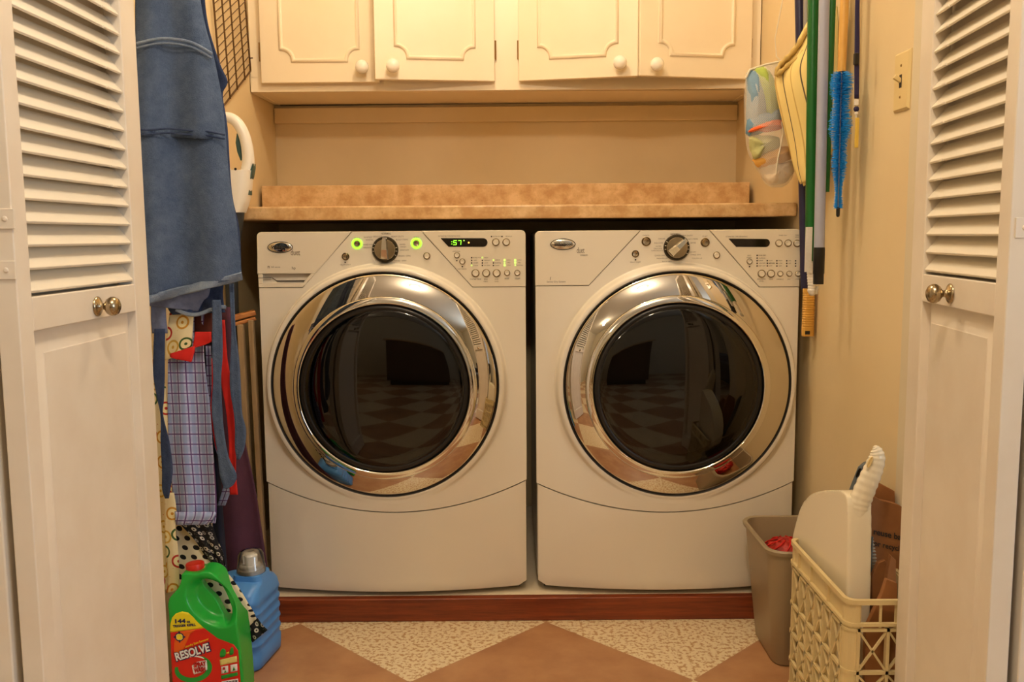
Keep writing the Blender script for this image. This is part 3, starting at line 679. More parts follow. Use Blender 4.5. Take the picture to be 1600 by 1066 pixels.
    if feats.get('digits'):
        m = MB()
        def seg7(px, which):
            o = P(px, 379.3); h = .0058; w = .0045; sk = .12
            pos = dict(a=((-w, h), (w, h)), g=((-w, 0), (w, 0)), d=((-w, -h), (w, -h)), f=((-w, h), (-w, 0)), b=((w, h), (w, 0)), e=((-w, 0), (-w, -h)), c=((w, 0), (w, -h)))
            for s_ in which: (ax, az), (bx2, bz) = pos[s_]; m.bar((o.x + ax * .84 + az * sk, yc - .0013, o.z + az * .9), (o.x + bx2 * .84 + bz * sk, yc - .0013, o.z + bz * .9), .0015, .0006, (0, -1, 0))
        seg7(711, 'afgcd'); seg7(718, 'abc'); o_ = P(706, 379.5)
        for s_ in (-1, 1): m.lathe([(0, 0), (.0011, 0), (.0011, .0006), (0, .0006)], (o_.x, yc - .001, o_.z + s_ * .003), (0, -1, 0), 10)
        obj('display_digits', m, 'green_led', dsp, smooth=None)
        for px_, py_, mt_, r_ in ((725, 376, 'green_dim', .0016), (732.5, 379.3, 'orange_led', .0022)):
            o_ = P(px_, py_); m = MB(); m.lathe([(0, .0004), (r_, .0004), (r_ * .6, .0012), (0, .0014)], (o_.x, yc - .0008, o_.z), (0, -1, 0), 12); obj('display_light', m, mt_, dsp)
    # indicator lights
    for lx, ly, st in feats['leds']:
        o_ = P(lx, ly); w = .0016 if st < 2 else .0024; m = MB(); m.box(o_.x - w, o_.x + w, yc - .0007, yc + .001, o_.z - w, o_.z + w); obj('indicator_light', m, ('printdark', 'green_dim', 'green_dim')[st], root, smooth=None)
    # lettering printed on the panels
    for key, nm, mt_ in (('texts', 'panel_lettering', 'print'), ('dark_texts', 'series_lettering', 'print')):
        for s_, px, py, sz, bold in feats[key]:
            m = MB(); text(m, s_, T(px, py, YM if 548 < px < 664 or 985 < px < 1122 else yc), sz, bold, width=(.0235 if px < 800 else .0195) if s_ == 'duet' else None); obj(nm, m, mt_, root, smooth=None)
    # badge
    B = P(*feats['badge']); bw, bh = .0305, .0128
    rs = []
    for k in range(9):
        t = k / 8; s_ = math.cos(t * math.pi / 2); rs.append([Vector((B.x + bw * max(s_, .001) * math.cos(q_), yc - .0012 - .0035 * math.sin(t * math.pi / 2), B.z + bh * max(s_, .001) * math.sin(q_))) for q_ in (2 * math.pi * i / 48 for i in range(48))])
    m = MB(); m.loft(rs, True); bd = obj('badge', m, 'chrome', root, smooth=60); bd['label'] = 'oval chrome badge'
    m = MB(); m.lathe([(0, 0), (1, 0), (1, .0012), (0, .0012)], (0, 0, 0), (0, -1, 0), 48); m.v = [Vector((B.x + p.x * (bw + .0016), yc + p.y, B.z + p.z * (bh + .0016))) for p in m.v]; obj('badge_border', m, 'dark', bd, smooth=None)
    me = font_mesh('Whirlpool', .0105, .0003, .15); m = MB()
    def onb(x, y, z):
        e = max(0.02, 1 - (x / bw) ** 2 - ((y + .001) / bh) ** 2); return Vector((B.x + x, yc - .0018 - .0035 * math.sqrt(e), B.z + y))
    m.mesh2d(me, onb); obj('badge_lettering', m, 'printdark', bd, smooth=None)
    return root
W_leds = [(737, y, s) for y, s in ((402.7, 0), (407, 0), (411, 0), (415, 1))] + [(753.7, y, s) for y, s in ((402.7, 1), (407, 0), (411, 0), (415, 0))] + [(771, y, s) for y, s in ((406.5, 1), (411, 0), (415, 0))] + [(788.5, y, s) for y, s in ((406.5, 2), (410.5, 1), (414.6, 2))] + [(805, y, s) for y, s in ((406.5, 2), (410.5, 2), (414.6, 1))] + [(713.8, 407.4, 0), (722.4, 416.7, 0), (768, 369.7, 0), (784.5, 369.7, 0), (539.5, 410, 0)]
Wf = dict(dial=(602, 390.3), dial_r=.0335, dial_ang=0.03, ticks=(-97, -80, -62, 80, 97, 118), badge=(438, 386.5),
    buttons=[(558, 381, 5.2, 0, True), (540, 401, 4.6, 0, False), (650.5, 380.3, 5.2, 0, True), (667, 400, 4.2, 1, False), (774.7, 378.6, 4.6, 1, False), (791, 378.6, 4.6, 1, False), (714, 399, 3.6, 1, False), (722.5, 408.8, 3.6, 1, False), (743, 427, 4.8, 1, False), (759.6, 427, 4.8, 1, False), (776, 427, 4.8, 1, False), (792.4, 426.5, 3.6, 1, False), (808.2, 426.5, 3.6, 1, False)],
    display=[(688.5, 372.3), (755, 372.3), (755, 385.7), (701, 385.7)], digits=True, leds=W_leds,
    texts=[('WHITEST', 575, 371, .0052, 0), ('WHITES', 577, 375, .0052, 0), ('DELICATE', 590, 369.8, .0052, 0), ('HEAVY DUTY', 621, 369.8, .0055, 0), ('BULKY ITEMS', 628, 374.6, .0052, 0), ('RAPID', 629, 382.2, .0052, 0), ('WASH', 630, 386, .0052, 0), ('SANITARY', 632, 391, .0052, 0), ('DRAIN / SPIN', 631.5, 400.2, .0056, 0), ('RINSE / SPIN', 625.5, 407.5, .0056, 0), ('SOAK', 613, 411.8, .0052, 0), ('CLEAN WASHER', 592, 413.2, .0055, 0), ('HAND WASH', 576, 382.5, .005, 0), ('DELICATE', 574, 387, .0045, 0), ('CANCEL', 558, 372, .0042, 0), ('START', 650.5, 371, .0045, 0), ('ESTIMATED TIME REMAINING', 702, 369, .0042, 0), ('EXTRA RINSE', 777, 369.5, .0036, 0), ('PREWASH', 795, 369.5, .0036, 0), ('OPTIONS', 713, 393, .0045, 0), ('END SIGNAL', 722, 420.5, .0042, 0), ('WATER TEMP', 743, 436.5, .0048, 0), ('SPIN', 759, 436.5, .0048, 0), ('SPEED', 759, 440, .0042, 0), ('SOIL', 776, 436.5, .0048, 0), ('LEVEL', 776, 440, .0042, 0), ('RINSE', 792, 435.5, .0044, 0), ('STEAM', 808.5, 435.5, .0044, 0), ('DELAY START', 540, 413.8, .0044, 0), ('EXTRA HOT', 745.5, 402.8, .004, 0), ('HOT', 742.8, 407, .004, 0), ('WARM', 743.5, 411, .004, 0), ('COLD', 743.5, 415, .004, 0), ('HIGH', 759.6, 402.8, .004, 0), ('MEDIUM', 761, 407, .004, 0), ('LOW', 759.5, 411, .004, 0), ('NO SPIN', 761, 415, .004, 0), ('HEAVY', 777.5, 406.5, .004, 0), ('NORMAL', 778, 411, .004, 0), ('LIGHT', 777, 415, .004, 0), ('HIGH', 795, 406.5, .004, 0), ('MED', 795, 410.5, .004, 0), ('LOW', 795, 414.6, .004, 0), ('HIGH', 811.5, 406.5, .004, 0), ('MED', 811.5, 410.5, .004, 0), ('NORMAL', 812.5, 414.6, .004, 0), ('6th sense', 431, 417.4, .006, 0)],
    dark_texts=[('NORMAL', 603, 365.3, .0062, .0001), ('duet', 461.5, 395, .021, .0001), ('n', 420, 417, .012, .0002), ('hp', 459, 419, .010, .0001)])
WASHER = machine('washing_machine', 'white front-load washer with lit green buttons, left of the dryer', 'washing machine', -.645, .0365, (604.5, 599.8), (606, 602), [(550, 362), (473, 449.5)], [(658, 361), (738, 449)], 361.3, (751, 794.5), Wf)
D_leds = [(1182.8, y, 0) for y in (399.2, 403.4, 407.5, 411.5, 415.6)] + [(1198.7, y, 0) for y in (407.4, 411.5, 415.6)] + [(1213.6, y, 0) for y in (407.5, 411.6, 415.7)] + [(1229, y, 0) for y in (407.6, 411.7, 415.8)] + [(1242.8, y, 0) for y in (407.6, 411.7, 415.8)] + [(1171, 416.6, 0), (993, 406, 0)]
Df = dict(dial=(1057, 387), dial_r=.0332, dial_ang=math.radians(47), ticks=(-98, -80, -60, 60, 80, 98, 120), badge=(879.5, 381.8),
    buttons=[(1009.6, 377.5, 5.6, 0, False), (992.8, 396.8, 4.4, 0, False), (1101.5, 379, 5.4, 0, False), (1119.5, 398.8, 4.2, 1, False), (1216.7, 380, 4.4, 1, False), (1231, 380, 4.4, 1, False), (1245, 380.5, 4.4, 1, False), (1170.7, 408.7, 3.5, 1, False), (1189.7, 427.8, 4.8, 1, False), (1204.3, 427.8, 4.8, 1, False), (1218.7, 427.8, 3.5, 1, False), (1232.8, 427.8, 3.5, 1, False), (1246.3, 427.8, 3.5, 1, False)],
    display=[(1138, 373), (1196.5, 373.4), (1196.5, 386), (1150, 385.8)], digits=False, leds=D_leds,
    texts=[('HEAVY DUTY', 1072, 368.4, .0055, 0), ('BULKY ITEMS', 1081, 373.8, .0052, 0), ('JEANS', 1083, 379.6, .0052, 0), ('TIMED DRY', 1087, 398.3, .0052, 0), ('RACK DRY', 1081.5, 394, .004, 0), ('TOUCH UP', 1089, 404, .0052, 0), ('SUPER DELICATE', 1027, 391.8, .004, 0), ('CASUAL', 1034, 373.3, .005, 0), ('DELICATE', 1029, 380, .005, 0), ('ULTRA', 1029, 385, .0048, 0), ('DELICATE', 1028, 388.7, .0048, 0), ('QUICK DRY', 1031, 399.5, .005, 0), ('FRESHEN UP', 1034.5, 404, .005, 0), ('RACK DRY', 1042, 409, .005, 0), ('CANCEL', 1009.5, 368, .0045, 0), ('START', 1101.5, 369.5, .0045, 0), ('ESTIMATED TIME REMAINING', 1151, 369.8, .0042, 0), ('TIMED DRY', 1223, 368, .0042, 0), ('TIME', 1245, 367.8, .0048, 0), ('SAVE', 1245, 370.8, .0044, 0), ('END', 1170.5, 399.5, .0045, 0), ('SIGNAL', 1170.5, 402.6, .0042, 0), ('MORE DRY', 1190.5, 399.2, .004, 0), ('DAMP', 1188.5, 407.5, .004, 0), ('NORMAL', 1191, 403.4, .004, 0), ('LESS DRY', 1191, 411.5, .004, 0), ('VERY DRY', 1190.5, 415.6, .004, 0), ('HIGH', 1204, 407.4, .004, 0), ('MEDIUM', 1205.5, 411.5, .004, .0001), ('LOW', 1203.5, 415.6, .004, 0), ('TEMP', 1204, 436.5, .0048, 0), ('DRYNESS', 1189.5, 436.3, .0052, 0), ('LEVEL', 1189.5, 439.5, .0046, 0), ('HIGH', 1219, 407.5, .004, 0), ('LOW', 1219, 411.6, .004, 0), ('OFF', 1219, 415.7, .004, 0), ('ON', 1233.5, 407.6, .004, 0), ('OFF', 1233.5, 411.7, .004, 0), ('WRINKLE', 1218.5, 436.5, .0042, 0), ('DRY', 1232.5, 436.5, .0042, 0), ('STEAM', 1246, 436.5, .0042, 0), ('DELAY START', 993, 409.8, .0044, 0), ('Sensor Dry System', 869, 440.3, .0062, 0)],
    dark_texts=[('NORMAL', 1055.5, 366, .0062, .0001), ('duet', 907, 391.5, .021, .0001), ('steam', 912.5, 398.5, .008, 0), ('/', 860, 435.5, .011, .0003)])
DRYER = machine('tumble_dryer', 'white front-load dryer with dark blank display, right of the washer', 'dryer', .0605, .7345, (1054.5, 598.5), (1053, 600), [(1001, 358), (920, 446.5)], [(1108, 359.5), (1186, 449)], 359.5, (753, 794.0), Df)
# ------------------------------------------------------------------ cloth helpers
def cloth(name, rows, m, parent=None, n=14, fold=(0, 1, 0), thick=.0022, sub=4, wav=0.0, smooth=75, shear=0.0, xmin=None, uvscale=1.0):
    R = [(r[0], r[1], r[0], r[2], r[3], r[3]) if len(r) == 4 else r for r in rows]
    V = smooth_loop([Vector((r[0], r[1], r[2])) for r in R], sub, False); W_ = smooth_loop([Vector((r[3], r[4], r[5])) for r in R], sub, False)
    out = []; uvs = []; vv = 0; prev = None; tot = len(V) - 1
    for k, (a, b) in enumerate(zip(V, W_)):
        t = k / tot; row = []; uv = []; acc = 0
        for i in range(n):
            u = i / (n - 1); px = lerp(a.y, b.x, u); py = lerp(a.x, a.z, u); Y = lerp(b.y, b.z, u)
            Y += fold[0] * (.35 + .65 * t) * math.sin(2 * math.pi * fold[1] * u + fold[2] + t * 1.3) + wav * math.sin(9 * t + 4 * u)
            p = at_y(px, py, Y)
            if xmin is not None and p.x < xmin: p.x = xmin
            if row: acc += (p - row[-1]).length
            row.append(p); uv.append([acc, 0])
        w = acc; mid = row[n // 2]
        if prev is not None: vv += (mid - prev).length
        prev = mid
        for q in uv: q[0] = (q[0] - w / 2) * uvscale + shear * vv; q[1] = vv * uvscale
        out.append(row); uvs.append(uv)
    mb = MB(); mb.grid(out, 0, uvs); return obj(name, mb, m, parent, smooth=smooth, solid=thick)
def ribbon(name, pts, Y, m, parent=None, n=5, thick=.002, bow=.004, sub=5):
    return cloth(name, [(p[1], p[0] - p[2] / 2, p[0] + p[2] / 2, (p[3] if len(p) > 3 else Y)) for p in pts], m, parent, n=n, fold=(bow, .5, 0), thick=thick, sub=sub)
def H4(x, y, s=.2815, ox=200, oy=480): return (ox + x * s, oy + y * s)

# wall hooks rail above the frame on the left
hk = MB(); hk.box(XL + .001, XL + .018, 1.80, 2.35, 1.79, 1.85); rail = obj('hook_rail', hk, 'cab', None, bevel=.003); tag(rail, 'painted hook rail on the left closet wall holding the aprons', 'hook rail')
for y in (1.90, 2.0, 2.12, 2.26):
    m = MB(); m.tube([(XL + .017, y, 1.825), (XL + .035, y, 1.815), (XL + .045, y, 1.80), (XL + .055, y, 1.805), (XL + .06, y, 1.82)], .004, 8); obj('hook', m, 'steel', rail)

# denim apron, folded over itself
ap = thing('denim_apron', 'faded blue denim apron hanging at top left beside the louvered door', 'apron', at_y(300, 460, 1.93))
rows = [(-262, 240, 262, 1.965), (-190, 222, 284, 1.96), (-100, 214, 301, 1.955), (0, 212, 313, 1.95), (45, 212, 322, 1.945), (85, 212, 333, 1.94), (150, 213, 346, 1.935), (215, 214, 353, 1.93), (285, 215, 359, 1.925),
        (350, 216, 350, 370, 1.92, 1.925), (412, 217, 402, 375, 1.92, 1.925), (468, 217, 434, 378, 1.92, 1.925)]
cloth('body_panel', rows, 'denim', ap, n=34, fold=(.0145, 1.6, 2.2), thick=.003, wav=.003, xmin=XL + .004)
cloth('hem', [(464, 217, 426, 377.5, 1.914, 1.919), (470, 217, 431, 378.5, 1.913, 1.918), (478, 217, 437, 379, 1.915, 1.920)], 'denim_hem', ap, n=34, fold=(.0155, 1.6, 3.3), thick=.004, xmin=XL + .004)
cloth('pocket', [(66, 212, 80, 330.5, 1.942, 1.934), (100, 212, 105, 335, 1.938, 1.929), (150, 213, 152, 344, 1.932, 1.924), (211, 214, 219, 351, 1.926, 1.920)], 'denim', ap, n=34, fold=(.0145, 1.6, 2.6), thick=.002, xmin=XL + .004)
hemL = smooth_loop([Vector((214, 68, 0)), Vector((245, 61, 0)), Vector((275, 61.5, 0)), Vector((303, 68, 0)), Vector((331, 84, 0))], 6, False)
m = MB()
for off in (0, 7): m.tube([at_y(p.x, p.y + off, 1.922 - .003 * (i / len(hemL))) for i, p in enumerate(hemL)], .0022 if off else .003, 6)
obj('pocket_hem', m, 'denim_hem', ap)
m = MB()
for off in (0, 6.5): m.tube([at_y(lerp(217, 351.5, k / 20), lerp(203, 210, k / 20) + 1.6 * math.sin(k * .7) * .5 - 4 * math.sin(k / 20 * 3.14) + off, 1.912) for k in range(21)], .0018, 6)
obj('pocket_seam', m, 'denim_dark', ap)
cloth('back_panel', [(-40, 300, 318, 1.985), (10, 306, 321, 1.985), (50, 316, 328, 1.985), (100, 326, 344, 1.98), (124, 330, 355, 1.98), (134, 332, 354, 1.98), (150, 332, 348, 1.98), (200, 335, 355.5, 1.975), (300, 342, 362, 1.97), (360, 350, 374, 1.965), (435, 352, 377, 1.96)], 'denim_dark', ap, n=8, fold=(.004, .8, 0), thick=.003)
cloth('lining_fold', [(440, 222, 330, 1.945), (462, 224, 326, 1.945), (474, 226, 470, 318, 1.947, 1.947), (478, 234, 487, 309, 1.949, 1.949)], 'denim_lining', ap, n=18, fold=(.006, 1.2, 0), xmin=XL + .004)
cloth('lower_fold', [(430, 262, 352, 1.962), (455, 262, 348, 1.962), (480, 262, 350, 1.960), (492, 270, 488, 352, 1.958, 1.957)], 'denim_dark', ap, n=18, fold=(.007, 1.3, 1), xmin=XL + .004)
m = MB(); m.tube([at_y(lerp(275, 353, k / 16), 484 + 8 * math.sin(math.pi * min(1, k / 11)) - (4 if k > 13 else 0), 1.950) for k in range(17)], .0042, 6, flat=.6); obj('lower_hem', m, 'denim_hem', ap)
def q(*a): return [H4(x, y) + (w * .2815,) for x, y, w in a]
ribbon('waist_tie', q((490, -40, 46), (494, 50, 52), (496, 250, 58), (494, 400, 44), (493, 560, 58), (505, 690, 54), (528, 830, 58), (556, 930, 92), (556, 985, 60), (540, 1006, 22)), 1.938, 'denim', ap)
ribbon('waist_tie', q((574, -130, 26), (580, 20, 22), (586, 150, 24), (592, 300, 50), (596, 450, 60), (610, 590, 45), (624, 680, 60), (620, 780, 52), (612, 846, 14)), 1.95, 'denim', ap)
ribbon('neck_strap', q((176, 120, 60), (172, 250, 62), (172, 380, 62), (180, 510, 36), (187, 600, 12), (205, 750, 48), (218, 900, 58), (212, 1010, 44), (216, 1062, 18)), 1.925, 'denim_dark', ap)
cloth('lining_flap', [(476, 236, 259, 1.955), (500, 236, 260, 1.953), (521, 238, 262, 1.951)], 'denim_lining', ap, n=8, fold=(.004, 1, 0))

# apple print apron with red trim
aa = thing('apple_print_apron', 'cream apple print apron with bright red trim below the denim apron hem', 'apron', at_y(280, 560, 1.955))
cloth('print_panel', [(470, 266, 304, 1.975), (490, 265, 303, 1.975), (520, 261, 301, 1.972), (545, 258, 540, 300, 1.972, 1.972), (564, 257, 547, 299, 1.972, 1.972)], 'apple', aa, n=12, fold=(.006, .8, .5))
cloth('red_trim', [(553, 266, 541, 304, 1.962, 1.962), (558, 266, 548, 304, 1.958, 1.96), (561, 274, 563, 300, 1.957, 1.958), (562, 292, 566, 298, 1.957, 1.957)], 'red_cloth', aa, n=10, fold=(.003, .6, 0))
cloth('red_trim', [(519, 305, 330, 1.968), (526, 304, 330, 1.964), (538, 302, 534, 330, 1.962, 1.964), (545, 300, 538, 322, 1.962, 1.966)], 'red_cloth', aa, n=10, fold=(.005, .5, .2))
cloth('maroon_lining', [(478, 304, 333, 1.985), (500, 304, 332, 1.984), (524, 304, 331, 1.982)], 'maroon_cloth', aa, n=8, fold=(.006, .6, 0))
cloth('lower_panel', [(540, 235, 243, 1.948), (600, 236, 258, 1.99), (660, 240, 264, 1.99), (740, 244, 266, 1.99), (800, 248, 272, 1.988), (850, 252, 275, 1.986), (900, 254, 277, 1.984), (924, 254, 277, 1.984)], 'apple', aa, n=10, fold=(.006, 1, 0), xmin=XL + .003)
cloth('hanging_tie', [(770, 256, 272, 1.972), (800, 257, 276, 1.97), (830, 258, 274, 1.97), (855, 259, 278, 1.968), (885, 262, 279.5, 1.966), (910, 263, 280, 1.965), (927, 260, 923, 279, 1.965, 1.965)], 'apple', aa, n=8, fold=(.004, .8, 1))

# plaid apron, navy cloth and red tie, plum garment
pa = cloth('plaid_apron', [(470, 268, 320, 1.985), (545, 263, 318, 1.985), (600, 262, 323, 1.983), (640, 262, 328, 1.98), (700, 264, 332, 1.978), (760, 269, 337, 1.976), (800, 273, 338, 1.975), (818, 273, 336, 1.974)], 'plaid', None, n=24, fold=(.011, 1.4, .6), thick=.0025)
tag(pa, 'periwinkle plaid cotton apron hanging in the middle of the cloths', 'apron')
o = cloth('rolled_hem', [(800, 273, 338, 1.968), (806, 274, 336, 1.96), (814, 274, 330, 1.962), (820, 276, 322, 1.968)], 'plaid', pa, n=18, fold=(.004, 2.4, .4), thick=.003)
nv = cloth('navy_garment', [(480, 308, 346, 2.03), (560, 310, 346, 2.03), (650, 318, 345, 2.03), (760, 328, 346, 2.03), (850, 334, 352, 2.03), (905, 338, 356, 2.03)], 'navy_cloth', None, n=10, fold=(.006, 1, 0)); tag(nv, 'dark navy garment hanging just right of the plaid apron', 'garment')
o = cloth('plaid_edge', [(540, 321, 329, 2.015), (620, 325, 334, 2.015), (700, 336, 350, 2.012), (740, 352, 367, 2.01), (790, 340, 352, 2.015)], 'plaid', nv, n=6, fold=(.003, .6, 0)); o['label'] = 'strip of plaid cotton edging'
rt = thing('red_tie', 'long bright red fabric tie hanging among denim straps left of the washer', 'fabric tie', at_y(360, 770, 1.99))
ribbon('tie_band', [(346, 500, 10), (348, 560, 14), (354, 600, 16), (359, 640, 12), (363, 690, 11), (363, 740, 11), (365.5, 773, 12)], 1.995, 'red_cloth', rt)
ribbon('tie_band', [(333, 560, 5), (334, 600, 6), (332, 640, 6), (338, 690, 7), (346, 715, 6)], 1.99, 'red_cloth', rt)
pu = cloth('plum_garment', [(480, 346, 366, 2.215), (600, 342, 371, 2.215), (690, 338, 383, 2.215), (760, 338, 398, 2.215), (830, 338, 409, 2.215), (890, 340, 418, 2.215), (935, 345, 422, 2.215)], 'purple_cloth', None, n=20, fold=(.010, 1.1, 1.2), thick=.003); tag(pu, 'plum purple garment hanging low behind the blue detergent jug', 'garment')

# polka dot scarf
pk = thing('polka_dot_scarf', 'cream scarf with black dots and black floral ends draped over the jugs', 'scarf', at_y(330, 900, 1.975))
cloth('dotted_panel', [(818, 275, 300, 2.012), (840, 275, 311, 2.01), (870, 275, 333, 2.008), (900, 276, 897, 357, 2.005, 2.003), (932, 276, 920, 374, 2.005, 2.0), (966, 286, 943, 388, 2.003, 1.998), (992, 330, 960, 398, 2.0, 1.995), (1000, 370, 973, 402, 1.998, 1.993)], 'polka', pk, n=20, fold=(.005, 1.0, .4), thick=.002)
cloth('floral_band', [(812, 276, 322, 1.99), (822, 284, 332, 1.99), (845, 305, 340, 1.992), (865, 318, 349, 1.995), (884, 335, 352, 1.997)], 'floral', pk, n=14, fold=(.007, 2.2, 0), thick=.002)
cloth('floral_end', [(984, 385, 966, 402, 1.992, 1.990), (993, 388, 976, 409, 1.990, 1.988), (1004, 395, 985, 418, 1.988, 1.986)], 'floral', pk, n=10, fold=(.004, 1.6, 0), thick=.002)
cloth('floral_end', [(975, 374, 390, 1.998), (990, 379, 392, 1.996), (1002, 384, 394, 1.994)], 'floral', pk, n=6, fold=(.003, 1, 0), thick=.002)
m = MB(); [0 for px, py, yy in ((293, 818, 1.985), (318, 855, 1.98), (345, 898, 1.972), (368, 930, 1.962), (388, 963, 1.95), (400, 972, 1.946))]

# wire cooling rack on the left wall
XW = XL + .010; A = at_x(378, -60, XW); Bc = at_x(391.5, 111, XW); Cc = at_x(348, 167, XW); Dd = A + (Cc - Bc)
wr_ = thing('wire_rack', 'dark wire cooling rack hanging tilted on the left wall', 'wire rack', (XW, (A.y + Cc.y) / 2, Cc.z))
m = MB(); m.tube([A, Bc], .0028, 8); m.tube([Bc, Cc], .0028, 8); m.tube([Cc, Dd], .0028, 8); m.tube([Dd, A], .0028, 8)
for p_ in (A, Bc, Cc, Dd): m.sphere(p_, .0028, 8)
obj('rim', m, 'wire', wr_)
m = MB()
for t in (.27, .55, .80): m.tube([A.lerp(Dd, t) + Vector((.004, 0, 0)), Bc.lerp(Cc, t) + Vector((.004, 0, 0))], .0024, 8)
obj('support_wire', m, 'wire', wr_)
m = MB()
for k in range(1, 14): m.tube([A.lerp(Bc, k / 14), Dd.lerp(Cc, k / 14)], .0014, 6)
obj('cross_wires', m, 'wire', wr_)
m = MB(); e_ = A.lerp(Bc, .88); m.tube([e_, e_ + Vector((.012, -.015, -.002)), e_ + Vector((.016, -.028, -.005))], .002, 6); obj('rack_foot', m, 'wire', wr_)
m = MB(); hp = (A + Dd) / 2; m.tube([(XL + .0005, hp.y, hp.z), (XL + .018, hp.y, hp.z)], .003, 8); nl = obj('nail', m, 'steel'); tag(nl, 'small nail in the left wall holding the wire rack', 'nail')

# white upright vacuum behind the aprons
YV = 2.425; V = lambda px, py: at_y(px, py, YV)
vc = thing('stick_vacuum', 'white stick vacuum with loop handle behind the denim apron', 'vacuum cleaner', (V(362, 330).x, YV, 0))
def vv(x, y): return V(320 + x * .2344, 150 + y * .2344)
hp = smooth_loop([vv(*p) for p in ((105, 175), (118, 150), (150, 142), (190, 156), (225, 190), (258, 250), (278, 320), (288, 390), (290, 450), (282, 500))], 4, False)
m = MB(); m.tube(hp, [.0125 + .004 * k / len(hp) for k in range(len(hp))], 14, flat=1.1); m.tube([vv(105, 175), vv(98, 230), vv(95, 300), vv(110, 420), vv(130, 520)], [.0125, .012, .013, .016, .02], 12); obj('loop_handle', m, 'white_plastic', vc, smooth=70)
body = [(178, 500, 150, 322), (180, 520, 158, 318), (180, 560, 166, 314), (185, 620, 172, 308), (195, 680, 180, 298), (200, 730, 190, 282), (205, 778, 196, 264)]
rings = []
for cx_, y, xa, xb in body:
    pa_, pb_ = vv(xa - 40, y), vv(xb, y); c = (pa_ + pb_) / 2; w = (pb_ - pa_).length / 2
    rings.append([c + Vector((w * math.copysign(abs(math.cos(t)) ** .75, math.cos(t)), .042 * math.copysign(abs(math.sin(t)) ** .75, math.sin(t)), 0)) for t in (2 * math.pi * k / 28 for k in range(28))])
m = MB(); m.loft(rings); obj('body', m, 'white_plastic', vc, smooth=60)
m = MB(); 
def patch(pts, dy): return m.prism([(p.x, p.z) for p in (vv(*t) for t in pts)], lambda p: Vector((p[0], YV - dy, p[1])), lambda p: Vector((p[0], YV + dy, p[1])))
patch([(329, 452), (330, 480), (320, 540), (306, 570), (300, 545), (310, 505)], .014); patch([(305, 622), (306, 660), (290, 664), (282, 656), (298, 636)], .014)
m.tube([vv(218, 250), vv(222, 310), vv(232, 370), vv(243, 430)], [.002, .0065, .0065, .002], 10); obj('grip_insert', m, 'teal', vc)
m = MB(); s0 = vv(236, 495); m.lathe([(0, 0), (.0035, 0), (.003, .001), (0, .001)], (s0.x, YV - .0415, s0.z), (0, -1, 0), 12); obj('screw_hole', m, 'dark', vc)
b0 = vv(222, 775); m = MB(); m.tube([b0 + Vector((-.006, 0, .01)), b0 + Vector((-.008, 0, -.03)), b0 + Vector((-.024, 0, -.12)), (b0.x - .03, YV, .40), (b0.x - .03, YV, .17)], [.024, .02, .0165, .0165, .0165], 16); obj('wand', m, 'greydark', vc)
m = MB(); m.box(b0.x - .075, b0.x - .0, YV - .05, YV + .08, .0625, .12); m.tube([(b0.x - .03, YV, .10), (b0.x - .03, YV, .20)], .026, 14); obj('floor_head', m, 'greydark', vc, bevel=.01)

# folded wooden tray table beside the washer
YT = 2.35; tt = thing('folded_tray_table', 'folded wooden tray table leaning between the left wall and the washer', 'tray table', (-.72, YT, .0622))
def slabbar(a, b, w, h, name, mt): mm = MB(); mm.bar(a, b, w, h); return obj(name, mm, mt, tt, bevel=.003)
a1 = at_y(330, 506, 2.335); b1 = at_y(399, 488, 2.375); slabbar(a1, b1, .035, .013, 'tray_panel', 'wood_light')
a2 = at_y(330, 516, 2.335); b2 = at_y(399, 497, 2.375); slabbar(a2, b2, .035, .010, 'tray_panel', 'wood_light')
for px, y_, w in ((355, 2.345, .016), (376, 2.35, .015), (392.5, 2.355, .013)):
    tp = at_y(px, 507 if px < 380 else 500, y_); bt = at_y(px + 16, 800, y_); d_ = (bt - tp) * ((tp.z - .0635) / (tp.z - bt.z)); mm = MB(); mm.bar(tp, tp + d_, w, .02, (0, 1, 0)); obj('leg', mm, 'wood_beige', tt, bevel=.002)

# ------------------------------------------------------------------ green stain-remover jug
YG = 1.895; jug = thing('stain_remover_jug', 'green plastic jug with red cap and red and yellow label', 'jug', (at_y(325, 1000, YG).x, YG + .05, 0))
def gj(x, y, yy=YG): return at_y(240 + x * .19324, 860 + y * .19324, yy)
def gs(x, y): return gj(x, y, YG + .052 * sstep((x - 430) / 300))
outer = [(212, 205), (206, 260), (185, 320), (140, 372), (108, 420), (114, 520), (124, 640), (132, 800), (140, 960), (150, 1090), (160, 1180), (470, 1190), (770, 1180), (784, 1090), (780, 980), (772, 880), (758, 740), (742, 600), (722, 480), (700, 410), (650, 342), (580, 272), (510, 222), (430, 193), (362, 192), (345, 205)]
hole = [(372, 262), (352, 292), (392, 360), (470, 432), (540, 508), (596, 552), (640, 552), (658, 510), (650, 450), (612, 384), (545, 315), (465, 280), (410, 264)]
def to2(pts, n=3): return [(p.x, p.z) for p in smooth_loop([Vector((gs(*q_).x, 0, max(gs(*q_).z, .0))) for q_ in pts], n)]
lo = to2(outer); zmin = min(p[1] for p in lo); lo = [(x, max(z, .0)) for x, z in lo]
me = slab2d([lo, to2(hole)], .043, 0.0); mb = MB(); mb.mesh2d(me, lambda x, y, z: Vector((x, YG + .043 - z, y))); bpy.data.meshes.remove(me)
zmin = min(p.z for p in mb.v)
for p in mb.v: p.z = p.z - zmin if p.z < .05 else p.z - zmin * max(0, 1 - (p.z - .05) / .1)
HC = gj(508, 405); hcx, hcz = HC.x, HC.z
